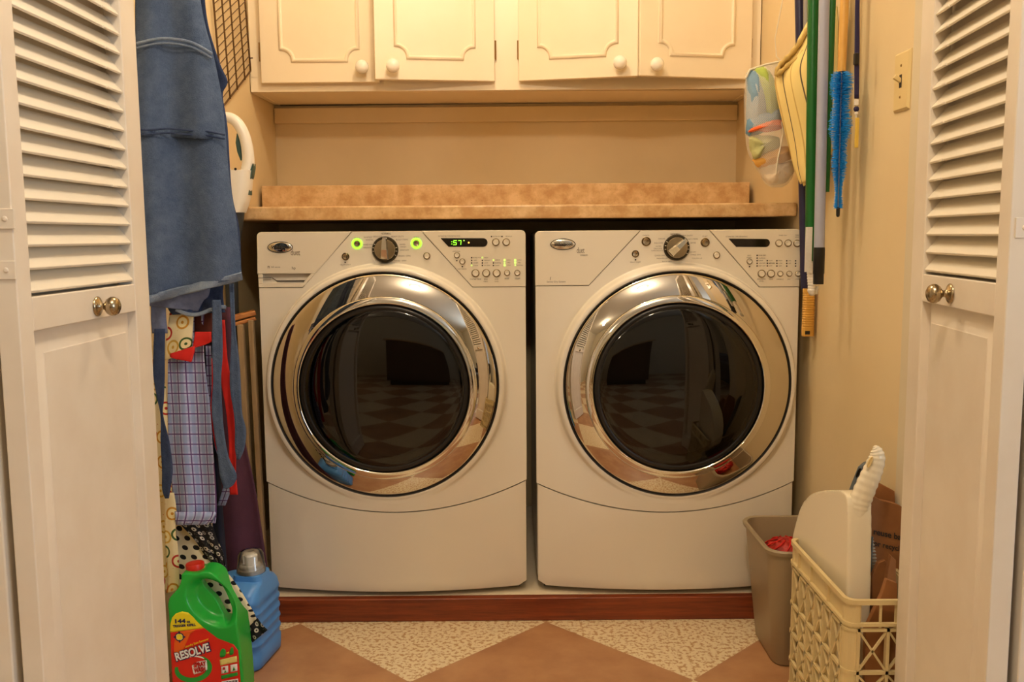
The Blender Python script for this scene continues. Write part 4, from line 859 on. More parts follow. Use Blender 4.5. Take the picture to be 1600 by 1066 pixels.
def scoop(v):
    yc_ = YG + .043; t = sstep((v.z - .17) / .13); v.y = yc_ + (v.y - yc_) * lerp(1, .72, t)
    # thumb recess round the handle hole
    ca_, sa_ = math.cos(-.70), math.sin(-.70); dx, dz = v.x - hcx, v.z - hcz; a_ = dx * ca_ + dz * sa_; b_ = -dx * sa_ + dz * ca_
    q_ = math.hypot((a_ + .004) / .062, (b_ + .012) / .042); k_ = sstep((1.12 - q_) / .45)
    if v.y < yc_: v.y += k_ * min(.026, (yc_ - v.y) * .62)
    else: v.y -= sstep((1.25 - q_) / .5) * (v.y - yc_) * .85
    return v
mb = organic(mb, .0028, 16, scoop); BV = BVHTree.FromPolygons([tuple(p) for p in mb.v], mb.f)
obj('bottle', mb, 'greenjug', jug, smooth=80)
def onjug(x, z, dy):
    h = BV.ray_cast(Vector((x, YG - .2, z)), Vector((0, 1, 0)))[0]; y = h.y if h else YG + .012
    return min(y, YG + .014) - dy
ct_ = Vector((gj(282, 190).x, YG + .043, gj(282, 212).z)); m = MB()
m.lathe([(0, -.02), (.0155, -.02), (.0155, .0)], ct_, (-.06, 0, 1), 28)
rs = []
for h, r in ((-.001, .0175), (-.001, .0190), (.0125, .0190), (.0145, .0180), (.0150, .014)):
    rs.append([ct_ + Vector((-.06 * h, 0, h)) + Vector((math.cos(t) * (r + (.0006 if k % 2 else 0)), math.sin(t) * (r + (.0006 if k % 2 else 0)), .06 * math.cos(t) * r)) for k, t in enumerate(2 * math.pi * k / 56 for k in range(56))])
m.loft(rs); obj('cap', m, 'redcap', jug, smooth=50)
# label
YL_ = YG - .0004
def lab(pts, mt, name, parent, dy, n=3, sm=True):
    P2 = [gj(*q_) for q_ in pts]; lp = smooth_loop([Vector((p.x, 0, p.z)) for p in P2], n) if sm else [Vector((p.x, 0, p.z)) for p in P2]
    bm = bmesh.new(); bm.faces.new([bm.verts.new((p.x, 0, p.z)) for p in lp]); bmesh.ops.triangulate(bm, faces=bm.faces)
    for it in range(7):
        es = [e for e in bm.edges if e.calc_length() > .007]
        if not es: break
        bmesh.ops.subdivide_edges(bm, edges=es, cuts=1); bmesh.ops.triangulate(bm, faces=bm.faces)
    bm.verts.index_update(); mm = MB(); mm.add([Vector((v.co.x, onjug(v.co.x, v.co.z, .0006 + dy), v.co.z)) for v in bm.verts], [tuple(v.index for v in f.verts) for f in bm.faces]); bm.free()
    return obj(name, mm, mt, parent, smooth=80, solid=.0004)
def dense(pts): return pts
red = [(136, 664), (250, 648), (408, 628), (450, 660), (520, 712), (590, 738), (650, 762), (684, 808), (692, 900), (700, 1000), (706, 1090), (150, 1090)]
L = lab(red, 'lab_red', 'label', jug, .0004, 1, False); L['label'] = 'printed red and yellow label'
lab([(134, 664), (136, 600), (150, 545), (180, 512), (230, 496), (280, 506), (320, 540), (360, 586), (408, 628), (270, 646)], 'lab_yellow', 'yellow_arch', L, .0006, 1, False)
lab([(168, 800), (172, 730), (195, 672), (250, 654), (340, 642), (300, 672), (268, 730), (250, 790), (200, 850), (170, 860)], 'lab_orange', 'orange_flare', L, .0007, 2)
lab([(160, 960), (530, 1035), (530, 1090), (160, 1090)], 'lab_dred', 'lower_band', L, .0005, 1, False) if False else None
def FR(x, y, rot=0.0, dy=.0022):
    o_ = gj(x, y); c_, s_ = math.cos(rot), math.sin(rot); return lambda a, b, z: (lambda X, Z: Vector((X, onjug(X, Z, .0004 + dy + z), Z)))(o_.x + a * c_ - b * s_, o_.z + a * s_ + b * c_)
kx = (gj(500, 700).x - gj(100, 700).x) / 400
m = MB(); text(m, '144', FR(214, 572, .03), .0125, .0005, 0, width=86 * kx); text(m, 'oz', FR(284, 574, .03), .0085, .0003, 0, width=30 * kx); text(m, 'TRIGGER REFILL', FR(252, 606, .07), .0070, .00035, 0, width=186 * kx); obj('yellow_lettering', m, 'printblue', L, smooth=None)
m = MB(); text(m, 'RESOLVE', FR(316, 824, .30, .0026), .026, .0021, .12, width=312 * kx); obj('lettering_outline', m, 'printblue', L, smooth=None)
m = MB(); text(m, 'RESOLVE', FR(314, 822, .30, .0034), .0245, .0009, .12, width=296 * kx); obj('brand_lettering', m, 'lab_white', L, smooth=None)
m = MB(); text(m, 'Laundry Stain Remover', FR(352, 745, .33, .0028), .0068, .0001, .1, width=205 * kx); obj('tagline_lettering', m, 'lab_yellow', L, smooth=None)
# green swoosh
def swoosh(cx_, cy_, rx, ry, a0, a1, w0, w1, rot, mt, nm, dy):
    mm = MB(); fr = []; bk = []
    for k in range(41):
        t = lerp(a0, a1, k / 40); w = math.sin(math.pi * min(1, .12 + k / 40 * .86)) * w0 + w1; pts_ = []
        for s_ in (1 - w, 1 + w):
            x = rx * s_ * math.cos(t); y = ry * s_ * math.sin(t); pts_.append(gj(cx_ + x * math.cos(rot) - y * math.sin(rot), cy_ - x * math.sin(rot) - y * math.cos(rot)))
        fr.append([Vector((p.x, onjug(p.x, p.z, .0008 + dy), p.z)) for p in (pts_[0], pts_[0].lerp(pts_[1], .33), pts_[0].lerp(pts_[1], .66), pts_[1])])
    mm.grid(fr); return obj(nm, mm, mt, L, smooth=None, solid=.0006)
swoosh(322, 948, 135, 98, math.radians(165), math.radians(415), .16, .03, .15, 'lab_green', 'green_swoosh', .0012)
swoosh(322, 946, 128, 92, math.radians(40), math.radians(110), .05, .01, .15, 'lab_white', 'white_glint', .0018)
lab([(322, 985), (312, 930), (352, 900), (432, 886), (438, 962), (398, 980), (330, 1002)], 'lab_white', 'white_patch', L, .0016, 1, False)
m = MB(); text(m, 'SPRAY', FR(376, 918, .17, .0036), .0135, .0009, .1, width=108 * kx); text(m, 'WASH', FR(378, 962, .17, .0036), .0135, .0009, .1, width=96 * kx); text(m, '&', FR(372, 942, .17, .0036), .006, .0004, 0); obj('red_lettering', m, 'lab_dred', L, smooth=None)
# round emblem
e0 = gj(212, 698); m = MB()
def disc(mm, c, r0, r1, dy, n=36): 
    mm.loft([[Vector((c.x + r * math.cos(t), onjug(c.x, c.z, .0008 + dy), c.z + r * math.sin(t))) for t in (2 * math.pi * k / n for k in range(n))] for r in (r0, r1)], False)
disc(m, e0, .0078, .0098, .0016)
for t in range(4): m.bar((e0.x + .007 * math.cos(t * math.pi / 2), onjug(e0.x, e0.z, .0024), e0.z + .007 * math.sin(t * math.pi / 2)), (e0.x + .0125 * math.cos(t * math.pi / 2), onjug(e0.x, e0.z, .0024), e0.z + .0125 * math.sin(t * math.pi / 2)), .0026, .0004, (0, -1, 0))
obj('emblem_ring', m, 'printblue', L, smooth=None, solid=.0003)
m = MB(); disc(m, e0, .0001, .0078, .0013); obj('emblem_field', m, 'lab_pale', L, smooth=None, solid=.0002)
m = MB(); 
for k in range(5): m.lathe([(0, 0), (.0028, 0), (0, .0005)], (e0.x + .0035 * math.cos(k * 1.26), onjug(e0.x, e0.z, .0024), e0.z + .0035 * math.sin(k * 1.26)), (0, -1, 0), 10)
obj('emblem_flower', m, 'lab_yellow', L, smooth=None)
# right-hand pictograms
lab([(538, 862), (542, 815), (560, 792), (585, 806), (580, 856)], 'lab_green', 'bottle_pictogram', L, .0012, 2); lab([(616, 845), (622, 800), (640, 778), (650, 820), (642, 840)], 'lab_green', 'bottle_pictogram', L, .0012, 2)
lab([(590, 836), (590, 824), (612, 818), (612, 832)], 'lab_yellow', 'arrow_pictogram', L, .0012, 1, False)
pz = lab([(536, 884), (674, 852), (678, 900), (542, 930)], 'lab_pale', 'pale_panel', L, .0010, 1, False)
for x_, y_ in ((548, 940), (622, 926)): lab([(x_, y_), (x_ + 56, y_ - 10), (x_ + 58, y_ + 46), (x_ + 2, y_ + 58)], 'lab_white', 'picture_square', L, .0010, 1, False)
lab([(560, 965), (562, 945), (580, 942), (582, 962)], 'lab_dred', 'picture_mark', L, .0014, 1, False); lab([(640, 972), (650, 938), (664, 966)], 'lab_green', 'picture_mark', L, .0014, 1, False); lab([(572, 990), (580, 965), (592, 985)], 'lab_green', 'picture_mark', L, .0014, 1, False)
lab([(546, 1012), (680, 984), (684, 1010), (550, 1042)], 'lab_green', 'green_panel', L, .0010, 1, False); lab([(552, 1058), (684, 1036), (690, 1090), (556, 1090)], 'lab_white', 'bar_code_panel', L, .0010, 1, False)
m = MB()
for k in range(16):
    p0, p1 = gj(560 + k * 8, 1062 - k * 1.2), gj(560 + k * 8, 1092); m.bar((p0.x, onjug(p0.x, p0.z, .0022), p0.z), (p1.x, onjug(p1.x, p1.z, .0022), p1.z), .0006 + .0005 * (k % 3), .0003, (0, -1, 0))
obj('bar_code', m, 'printdark', L, smooth=None)

# ------------------------------------------------------------------ blue detergent jug
bj = thing('detergent_jug', 'blue plastic detergent jug with clear dosing cap over a white spout', 'jug', (-.652, 2.105, 0))
Rb = Matrix.Translation((-.652, 2.105, 0)) @ Matrix.Rotation(math.radians(-8), 4, 'Z')
def rrect(w, d, z, cx_=0, n=10, r=.45, cy_=0):
    out = []; rr__ = min(w, d) * r
    for cxx, cyy, a0 in ((w - rr__, d - rr__, 0), (-w + rr__, d - rr__, 90), (-w + rr__, -d + rr__, 180), (w - rr__, -d + rr__, 270)):
        for k in range(n): t = math.radians(a0 + 90 * k / (n - 1)); out.append(Rb @ Vector((cx_ + cxx + rr__ * math.cos(t), cy_ + cyy + rr__ * math.sin(t), z)))
    return out
ZS = .78
rings = [rrect(.068, .078, .0005), rrect(.073, .083, .006), rrect(.074, .084, .02)]
for k in range(5):
    z = (.05 + k * .032) * ZS
    rings += [rrect(.0745, .0845, z), rrect(.0715, .082, z + .005), rrect(.0725, .0825, z + .016), rrect(.075, .085, z + .021)]
rings += [rrect(.073, .083, .168), rrect(.070, .078, .181, .002), rrect(.061, .066, .192, .008), rrect(.047, .047, .199, .022), rrect(.036, .036, .202, .031), rrect(.0345, .0345, .214, .031)]
m = MB(); m.loft(rings); obj('bottle', m, 'bluejug', bj, smooth=50)
cc = Rb @ Vector((.031, 0, .210)); m = MB()
m.lathe([(0, 0), (.031, 0), (.031, .012), (.0275, .014), (.0275, .019), (.023, .022), (0, .022)], cc, (0, 0, 1), 36); m.lathe([(.015, .020), (.0155, .044), (.012, .048), (0, .048)], cc, (0, 0, 1), 24); m.box(cc.x - .017, cc.x + .006, cc.y - .009, cc.y + .009, cc.z + .024, cc.z + .046); obj('spout', m, 'white_plastic', bj)
m = MB(); m.lathe([(.0335, -.002), (.0335, .018), (.0322, .020), (.0295, .046), (.025, .054), (.014, .058), (0, .059)], cc, (0, 0, 1), 40); o = obj('cap', m, 'clear', bj, smooth=50); o['label'] = 'clear plastic cap'
# ------------------------------------------------------------------ right wall: handles, bags, duster
rk = MB(); rk.box(XR - .02, XR - .001, 1.96, 2.40, 1.76, 1.82); rr2 = obj('tool_rail', rk, 'cab', None, bevel=.003); tag(rr2, 'painted tool rail on the right closet wall holding brooms and bags', 'tool rail')
for y in (1.99, 2.06, 2.12, 2.20, 2.33):
    m = MB(); m.tube([(XR - .018, y, 1.79), (XR - .035, y, 1.785), (XR - .058, y, 1.775), (XR - .066, y, 1.79)], .004, 8); obj('hook', m, 'steel', rr2)
def vline(px_top, py_top, px_bot, py_bot, Y): return at_y(px_top, py_top, Y), at_y(px_bot, py_bot, Y)
def pole(name, label, cat, px0, px1, py1, Y, r, m_, ztop=1.77, group=None):
    a, b = vline(px0, 0, px1, py1, Y); d = (a - b) / (a.z - b.z); top = b + d * (ztop - b.z)
    t = thing(name, label, cat, b, group); mm = MB(); mm.tube([b, top], r, 20); obj('handle', mm, m_, t, smooth=50); mm = MB(); mm.tube([top, top + Vector((0, 0, .025))], [r * 1.08, r * .8], 20); obj('end_cap', mm, 'dark', t, smooth=50)
    return t, a, b, d
# navy broom handle with the yellow ribbed grip
t, a, b, d = pole('broom_handle', 'navy broom handle hanging behind the yellow striped bag, ribbed yellow grip below', 'broom', 1249, 1258, 452, 2.325, .0112, 'navypole')
g0 = at_y(1264, 451, 2.31); g1 = at_y(1264.5, 525, 2.31); m = MB(); w = .0142; n = 60
rings = []
for k in range(n + 1):
    u = k / n; z = lerp(g0.z, g1.z, u); rib = .0011 * (1 if (k % 3) else 0) if .05 < u < .84 else .001
    ww = w * lerp(.96, 1.0, u) + rib - .001; dd = .009 + rib
    rings.append([Vector((g0.x + sx * ww, 2.31 + sy * dd, z)) for sx, sy in ((-1, -.6), (-.7, -1), (.7, -1), (1, -.6), (1, .6), (.7, 1), (-.7, 1), (-1, .6))])
m.loft(rings); gp_ = obj('grip', m, 'yellowgrip', t, smooth=None); gp_['label'] = 'ribbed yellow plastic grip'
m = MB(); hc = at_y(1261.5, 520, 2.30); m.box(hc.x - .006, hc.x + .006, 2.2988, 2.304, hc.z - .0045, hc.z + .0045); obj('hang_hole', m, 'dark', gp_, smooth=None)
# grey handle glimpsed at the top
pole('mop_handle', 'thin grey handle glimpsed behind the green pole at top right', 'mop', 1259.5, 1259.5, 62, 2.30, .0065, 'greypole')
# green pole with white brush end
t, a, b, d = pole('scrub_brush', 'green pole with a ribbed white plastic end hanging by the dryer', 'brush', 1271, 1266.5, 408, 2.13, .0128, 'greenpole')
m = MB(); p0 = at_y(1266.5, 408, 2.13); p1 = at_y(1269, 462, 2.13); n = 48; rings = []
for k in range(n + 1):
    u = k / n; z = lerp(p0.z, p1.z, u); r = lerp(.0092, .0082, u) + (.0009 if k % 4 < 2 else 0) * (u < .78)
    if u > .80: r = .0105 * math.sqrt(max(.02, 1 - ((u - .82) / .19) ** 2)) if u > .82 else .0095
    cx_ = lerp(p0.x, p1.x, u); rings.append([Vector((cx_ + r * math.cos(q_) * 1.0, 2.13 + r * math.sin(q_), z)) for q_ in (2 * math.pi * i / 16 for i in range(16))])
m.loft(rings); q0 = at_y(1274, 458, 2.13); m.tube([q0, at_y(1277, 452, 2.125), at_y(1278, 447, 2.125)], [.006, .004, .003], 10); gp_ = obj('end_grip', m, 'white_plastic', t, smooth=40); gp_['label'] = 'ribbed white plastic end'
m = MB(); s0 = at_y(1259, 355, 2.115); s1 = at_y(1267, 425, 2.115); m.box(s0.x, s1.x, 2.112, 2.116, s1.z, s0.z)
for k in range(13):
    for j in range(2):
        c = Vector((lerp(s0.x, s1.x, .3 + .4 * j), 2.112, lerp(s0.z, s1.z, (k + .5 + .4 * j) / 13.5))); m.lathe([(0, 0), (.0016, 0), (.0012, .0007), (0, .0008)], c, (0, -1, 0), 8)
obj('pegged_strip', m, 'white_plastic', t, smooth=None)
# second green pole
pole('mop_handle', 'green pole tucked behind the lavender pole on the right wall', 'mop', 1300, 1290, 300, 2.115, .0085, 'greenpole')
# lavender pole with black end
t, a, b, d = pole('squeegee_pole', 'pale lavender pole with black rubber end, right of the green pole', 'pole', 1288, 1280, 388, 2.08, .0116, 'lavender')
m = MB(); p1 = at_y(1278.5, 444, 2.08); m.tube([b + d * .002, b - d * .003, b + (p1 - b) * .7, b + (p1 - b) * .72, p1], [.0122, .0128, .0128, .0118, .0115], 20); gp_ = obj('end_grip', m, 'dark', t, smooth=50); gp_['label'] = 'black rubber end'
# bristle duster
YD = 2.035; a, b = vline(1319.5, 0, 1315, 112, YD); dd_ = (a - b) / (a.z - b.z)
t = thing('bristle_duster', 'bright blue bristle duster on a yellow wooden handle, hanging on right wall', 'duster', at_y(1309, 336, YD))
m = MB(); m.tube([b, b + dd_ * (1.775 - b.z)], .0092, 18); obj('handle', m, 'yellowpole', t, smooth=50)
e = at_y(1309.5, 328, YD); m = MB(); m.tube([b + dd_ * .004, b.lerp(e, .3), b.lerp(e, .7), e], .0026, 8); obj('core', m, 'steel', t)
m = MB(); m.tube([e + Vector((0, 0, .006)), e - Vector((0, 0, .012))], [.0045, .004], 10); m.sphere(e - Vector((0, 0, .012)), .004, 8); obj('tip', m, 'dark', t)
m = MB(); rnd_ = random.Random(3); N = 1700
for i in range(N):
    u = (i + rnd_.random()) / N; c = b.lerp(e, .005 + .985 * u); L_ = (.021 + .003 * math.sin(u * 20)) * (1 if u < .42 else lerp(1, .44, min(1, (u - .42) / .45))); L_ *= .82 + .3 * rnd_.random()
    q_ = i * 2.39996 + rnd_.random() * .3; dirv = Vector((math.cos(q_), math.sin(q_), -.10 + .16 * rnd_.random())); sid = dirv.cross(Vector((0, 0, 1))).normalized() * .00085; up_ = Vector((0, 0, .0009)); tip = c + dirv * L_
    m.add([c + sid, c - sid, c + up_ * 1.6, tip + sid * .7, tip - sid * .7, tip + up_], [(0, 1, 4, 3), (1, 2, 5, 4), (2, 0, 3, 5), (3, 4, 5)])
o = obj('bristles', m, 'blue_bristle', t, smooth=None); o['kind'] = 'stuff'
# navy lanyard with a yellow tag
YN = 1.985; t = thing('lanyard', 'navy ribbon lanyard with clasp and yellow tag on right wall', 'lanyard', at_y(1338, 230, YN))
cloth('ribbon', [(-190, 1343, 1347, YN), (-60, 1341.5, 1346, YN), (0, 1336.5, 1343, YN), (60, 1335.5, 1343, YN), (100, 1335, 1342.6, YN), (154, 1335, 1341.8, YN)], 'navy_fabric', t, n=4, thick=.0018)
c = at_y(1338, 92, YN - .004); m = MB(); m.box(c.x - .005, c.x + .005, YN - .008, YN + .002, c.z - .012, c.z + .012); obj('clasp', m, 'dark', t, bevel=.002)
c = at_y(1338, 160, YN); m = MB(); m.box(c.x - .004, c.x + .004, YN - .003, YN + .003, c.z - .006, c.z + .006); m.tube([at_y(1338, 166, YN), at_y(1338, 184, YN)], .0018, 8); m.sphere(at_y(1338, 177, YN), .004, 10); obj('clip', m, 'white_plastic', t, bevel=.001)
c = at_y(1338, 170.5, YN); m = MB(); m.sphere(c, .0062, 12, 0, (1, .6, 1)); obj('bead', m, 'navy_fabric', t)
c0_, c1_ = at_y(1342.5, 184, YN), at_y(1335, 231, YN); m = MB(); m.box(c1_.x + .0, c0_.x, YN - .002, YN + .002, c1_.z, c0_.z); obj('tag', m, 'yellow_tag', t, bevel=.0012)

# yellow striped drawstring bag
sb_ = thing('drawstring_bag', 'yellow striped cotton drawstring bag hanging in front of the mesh bag', 'bag', at_y(1255, 292, 2.26))
rows = [(34, 1262, 10, 1308, 2.28, 2.16), (60, 1248, 34, 1309, 2.29, 2.155), (84, 1234, 62, 1309, 2.30, 2.15), (106, 1217, 92, 1309, 2.305, 2.15), (124, 1211, 116, 1309, 2.305, 2.15), (150, 1214, 150, 1308, 2.30, 2.15), (190, 1223, 190, 1307, 2.295, 2.16), (230, 1233, 226, 1303, 2.29, 2.17), (262, 1241, 252, 1296, 2.28, 2.19), (288, 1251, 268, 1285, 2.27, 2.205)]
cloth('front_panel', rows, 'stripes', sb_, n=26, fold=(.010, 1.7, .8), thick=.003, wav=.003, shear=-.12)
rows2 = [(r[0] + (3 if i else 0), r[1] + 5, r[2] + 3, r[3] - 1, r[4] + .025, r[5] + .02) for i, r in enumerate(rows)]
cloth('rear_panel', rows2, 'stripes', sb_, n=20, fold=(.006, 1.4, 2.2), thick=.002, shear=-.1)
m = MB(); pts = smooth_loop([at_y(*p_) for p_ in ((1263, 44, 2.255), (1250, 66, 2.265), (1238, 82, 2.275), (1226, 94, 2.282), (1217, 104, 2.286), (1213, 116, 2.286), (1220, 112, 2.28), (1234, 100, 2.272), (1248, 90, 2.262), (1264, 72, 2.25))], 4, False)
m.tube(pts, [.0055 + .0015 * math.sin(i * 1.9) for i in range(len(pts))], 10); m.tube([p_ + Vector((.0, .012, -.010)) for p_ in pts[:18]], .006, 8); obj('gathered_hem', m, 'stripes', sb_, smooth=70)
m = MB(); top = at_y(1263, 20, 2.22); m.tube([at_y(1262, 30, 2.27), (.712, 2.20, 1.62), (.708, 2.20, 1.786)], .0016, 6); obj('drawstring', m, 'cream_cloth', sb_)

# white mesh laundry bag and the rags inside
YB2 = 2.42; mb_ = thing('mesh_laundry_bag', 'white net laundry bag of coloured rags hanging at the cabinet corner', 'bag', at_y(1205, 293, YB2))
prof = [(95, 1216, 1224, .006), (101, 1192, 1226, .02), (110, 1170, 1228, .04), (125, 1165, 1229, .055), (150, 1163.5, 1230, .066), (180, 1164, 1231, .072), (210, 1165.5, 1234, .074), (235, 1169, 1238, .070), (255, 1178, 1240, .062), (272, 1188, 1240, .05), (286, 1195, 1232, .03), (293, 1206, 1222, .012)]
rows = []; uvs = []; N = 48
sp_ = smooth_loop([Vector((p_[0], p_[1], p_[2])) for p_ in prof], 4, False); sd = smooth_loop([Vector((p_[3], 0, 0)) for p_ in prof], 4, False)
for p_, q_ in zip(sp_, sd):
    A_, B_ = at_y(p_.y, p_.x, YB2), at_y(min(p_.z, 1239), p_.x, YB2); c = (A_ + B_) / 2; w = (B_ - A_).x / 2; row = []; uv = []
    for k in range(N + 1):
        t_ = 2 * math.pi * k / N; row.append(c + Vector((w * math.cos(t_), q_.x * math.sin(t_) * .8, 0))); uv.append((.30 * k / N, c.z))
    rows.append(row); uvs.append(uv)
m = MB(); m.grid(rows, 0, uvs); obj('net', m, 'net', mb_, smooth=80)
m = MB(); m.tube([at_y(*p_, YB2 - .02) for p_ in ((1224, 95), (1196, 101), (1172, 109), (1165, 122))], .0028, 8); m.tube([at_y(*p_) for p_ in ((1221, 190, YB2 - .060), (1224, 205, YB2 - .060), (1219, 232, YB2 - .060), (1215, 250, YB2 - .054), (1213, 272, YB2 - .042))], .0017, 8); obj('piping', m, 'cream_cloth', mb_)
m = MB(); m.tube([at_y(1222, 97, YB2), at_y(1213, 88, YB2), at_y(1211, 60, YB2), (.70, 2.36, 1.70), (.708, 2.33, 1.788)], .0014, 6); obj('cord', m, 'cream_cloth', mb_)
def rag(name_lab, mt, pts, Yc, dep, seed):
    r_ = random.Random(seed); c2 = [at_y(*p_, Yc) for p_ in smooth_loop([Vector((a, b_)) for a, b_ in pts], 4)]; cen = sum(c2, Vector()) / len(c2); c2 = [cen + (p_ - cen) * 1.05 for p_ in c2]; rings = []
    for k in range(9):
        t_ = -1 + 2 * k / 8; s_ = math.sqrt(max(.03, 1 - t_ * t_ * .97)); rings.append([cen + (p_ - cen) * s_ * (1 + .05 * math.sin(i * 1.3 + k * 1.7 + seed)) + Vector((0, t_ * dep + .003 * math.sin(i * .9 + seed), 0)) for i, p_ in enumerate(c2)])
    mm = MB(); mm.loft(rings); o_ = obj('cleaning_rag', mm, mt, None, smooth=80); tag(o_, name_lab, 'rag', 'rags in the mesh bag')
rag('pale blue rag at the upper left inside the mesh bag', 'rag_blue', [(1168, 118), (1180, 112), (1190, 130), (1196, 170), (1190, 190), (1170, 196), (1168, 150)], YB2 - .008, .035, 1)
rag('lime green rag at the upper middle inside the mesh bag', 'rag_green', [(1180, 112), (1196, 108), (1214, 135), (1218, 165), (1204, 180), (1194, 165), (1188, 135)], YB2 - .022, .024, 2)
rag('grey blue rag across the middle of the mesh bag', 'rag_sky', [(1172, 182), (1196, 176), (1222, 170), (1224, 196), (1198, 204), (1170, 212)], YB2 - .014, .030, 3)
rag('bright orange rag folded across the middle of the mesh bag', 'rag_orange', [(1170, 206), (1186, 194), (1206, 188), (1221, 188), (1221, 200), (1200, 206), (1186, 205)], YB2 - .030, .024, 4)
rag('olive green rag curled in the lower left of the mesh bag', 'rag_olive', [(1172, 216), (1186, 212), (1214, 216), (1216, 230), (1196, 240), (1180, 248), (1174, 234)], YB2 - .022, .028, 5)
rag('golden yellow rag near the bottom of the mesh bag', 'rag_yellow', [(1178, 250), (1196, 238), (1218, 230), (1233, 232), (1236, 246), (1214, 258), (1190, 262)], YB2 - .012, .034, 6)
rag('white rag balled in the bottom of the mesh bag', 'rag_white', [(1190, 254), (1204, 248), (1220, 256), (1236, 252), (1238, 268), (1226, 284), (1206, 288), (1192, 276)], YB2 - .006, .034, 7)

# ------------------------------------------------------------------ taupe bin
def rr3(x0, x1, y0, y1, z, r, n=8):
    out = []
    for cx_, cy_, a0 in ((x1 - r, y1 - r, 0), (x0 + r, y1 - r, 90), (x0 + r, y0 + r, 180), (x1 - r, y0 + r, 270)):
        for k in range(n): t_ = math.radians(a0 + 90 * k / (n - 1)); out.append(Vector((cx_ + r * math.cos(t_), cy_ + r * math.sin(t_), z)))
    return out
bn = thing('waste_bin', 'taupe plastic waste bin on the floor in front of the dryer', 'bin', (.672, 2.12, 0)); zr = .292
m = MB(); m.loft([rr3(.606, .752, 2.035, 2.222, .0005, .03), rr3(.603, .753, 2.030, 2.226, .006, .032), rr3(.577, .760, 1.992, 2.252, zr - .012, .042), rr3(.572, .762, 1.986, 2.258, zr - .012, .044), rr3(.570, .763, 1.984, 2.260, zr - .004, .045), rr3(.573, .761, 1.987, 2.257, zr, .044), rr3(.580, .757, 1.994, 2.250, zr - .002, .040), rr3(.606, .749, 2.036, 2.220, .008, .030)]); obj('body', m, 'taupe', bn, smooth=50)
m = MB(); nc = at_z(1216, 852, .262); nc = Vector((nc.x + .022, nc.y + .02, .235)); rg = random.Random(5)
rings = []
for k in range(17):
    t_ = math.pi * k / 16; rings.append([nc + Vector((math.cos(q_) * math.sin(t_) * .050, math.sin(q_) * math.sin(t_) * .046, -math.cos(t_) * .036)) * (1 + .07 * math.sin(q_ * 7 + k) + .05 * math.sin(k * 2.6 + q_ * 3)) for q_ in (2 * math.pi * i / 32 for i in range(32))])
m.loft(rings, False)
m2 = MB()
for k in range(10):
    t0 = k * .63; m2.tube([nc + Vector((math.cos(t0 + s_ * 1.9) * math.sin(.2 + s_ * 2.6) * .054, math.sin(t0 + s_ * 1.9) * math.sin(.2 + s_ * 2.6) * .050, -math.cos(.2 + s_ * 2.6) * .039)) for s_ in (i / 16 for i in range(17))], .0018, 5)
rn = obj('net_ball', m, 'red_net', None, smooth=80); tag(rn, 'bunched red netting lying inside the taupe bin', 'net'); obj('net_strands', m2, 'red_cloth', rn)
# crumpled liner the netting rests on
m = MB(); m.loft([rr3(.612, .746, 2.042, 2.214, .009, .03), rr3(.60, .748, 2.03, 2.228, .12, .036), rr3(.59, .75, 2.02, 2.235, .196, .038)]); o = obj('crumpled_paper', m, 'kraft', None); tag(o, 'crumpled brown paper filling the lower part of the taupe bin', 'paper')

# ------------------------------------------------------------------ beige lattice crate
CX0, CX1, CY0, CY1, CZ = .605, .700, 1.602, 1.945, .338
CX1 = .757
cr = thing('storage_crate', 'beige plastic lattice crate on the floor at the lower right corner', 'crate', ((CX0 + CX1) / 2, (CY0 + CY1) / 2, 0))
def frame(z0, z1, out, mm, r=.022, t_=.0045):
    a_ = rr3(CX0 - out, CX1 + out, CY0 - out, CY1 + out, z0, r); b_ = rr3(CX0 - out, CX1 + out, CY0 - out, CY1 + out, z1, r); i1 = rr3(CX0 + t_, CX1 - t_, CY0 + t_, CY1 - t_, z1, r - .003); i0 = rr3(CX0 + t_, CX1 - t_, CY0 + t_, CY1 - t_, z0, r - .003); mm.loft([a_, b_, i1, i0, a_], False)
m = MB(); frame(CZ - .009, CZ, .003, m); frame(CZ - .050, CZ - .044, .003, m); frame(CZ - .060, CZ - .055, .002, m); o = obj('rim', m, 'crate', cr, smooth=40)
m = MB()
for xx in (CX0 + .003, CX1 - .006): m.box(xx, xx + .003, CY0 + .02, CY1 - .02, CZ - .058, CZ - .004)
for yy in (.10, .20, .28): m.box(CX0 - .002, CX0 + .004, CY0 + yy, CY0 + yy + .004, CZ - .058, CZ - .004)
for yy in (CY0 + .001, CY1 - .005):
    for xx in (.060, .088): m.box(CX0 + xx, CX0 + xx + .004, yy, yy + .004, CZ - .058, CZ - .004)

for zz in (.003, .068, .132, .196): frame(zz, zz + .0065, .002, m)
frame(0, .004, .001, m); frame(.012, .016, .002, m)
zl = [.0035 + .064 * k for k in range(4)] + [CZ - .058]; 
def xl(p0, p1, z0, z1, nrm, mm):
    a0 = Vector((p0.x, p0.y, z0)); a1 = Vector((p1.x, p1.y, z1)); b0 = Vector((p0.x, p0.y, z1)); b1 = Vector((p1.x, p1.y, z0)); mm.bar(a0, a1, .004, .004, nrm); mm.bar(b0, b1, .004, .004, nrm)
dk = []
for fx, nn in ((CX0, (1, 0, 0)), (CX1, (1, 0, 0))):
    ys = [CY0 + .026 + (CY1 - CY0 - .052) * k / 6 for k in range(7)]
    for y in ys: m.box(fx - .002 if fx == CX0 else fx - .010, fx + .010 if fx == CX0 else fx + .002, y - .0028, y + .0028, .003, CZ - .055)
    for i in range(6):
        for j in range(4): xl(Vector((fx + (.002 if fx == CX0 else -.002), ys[i], 0)), Vector((fx + (.002 if fx == CX0 else -.002), ys[i + 1], 0)), zl[j] + .004, zl[j + 1], nn, m)
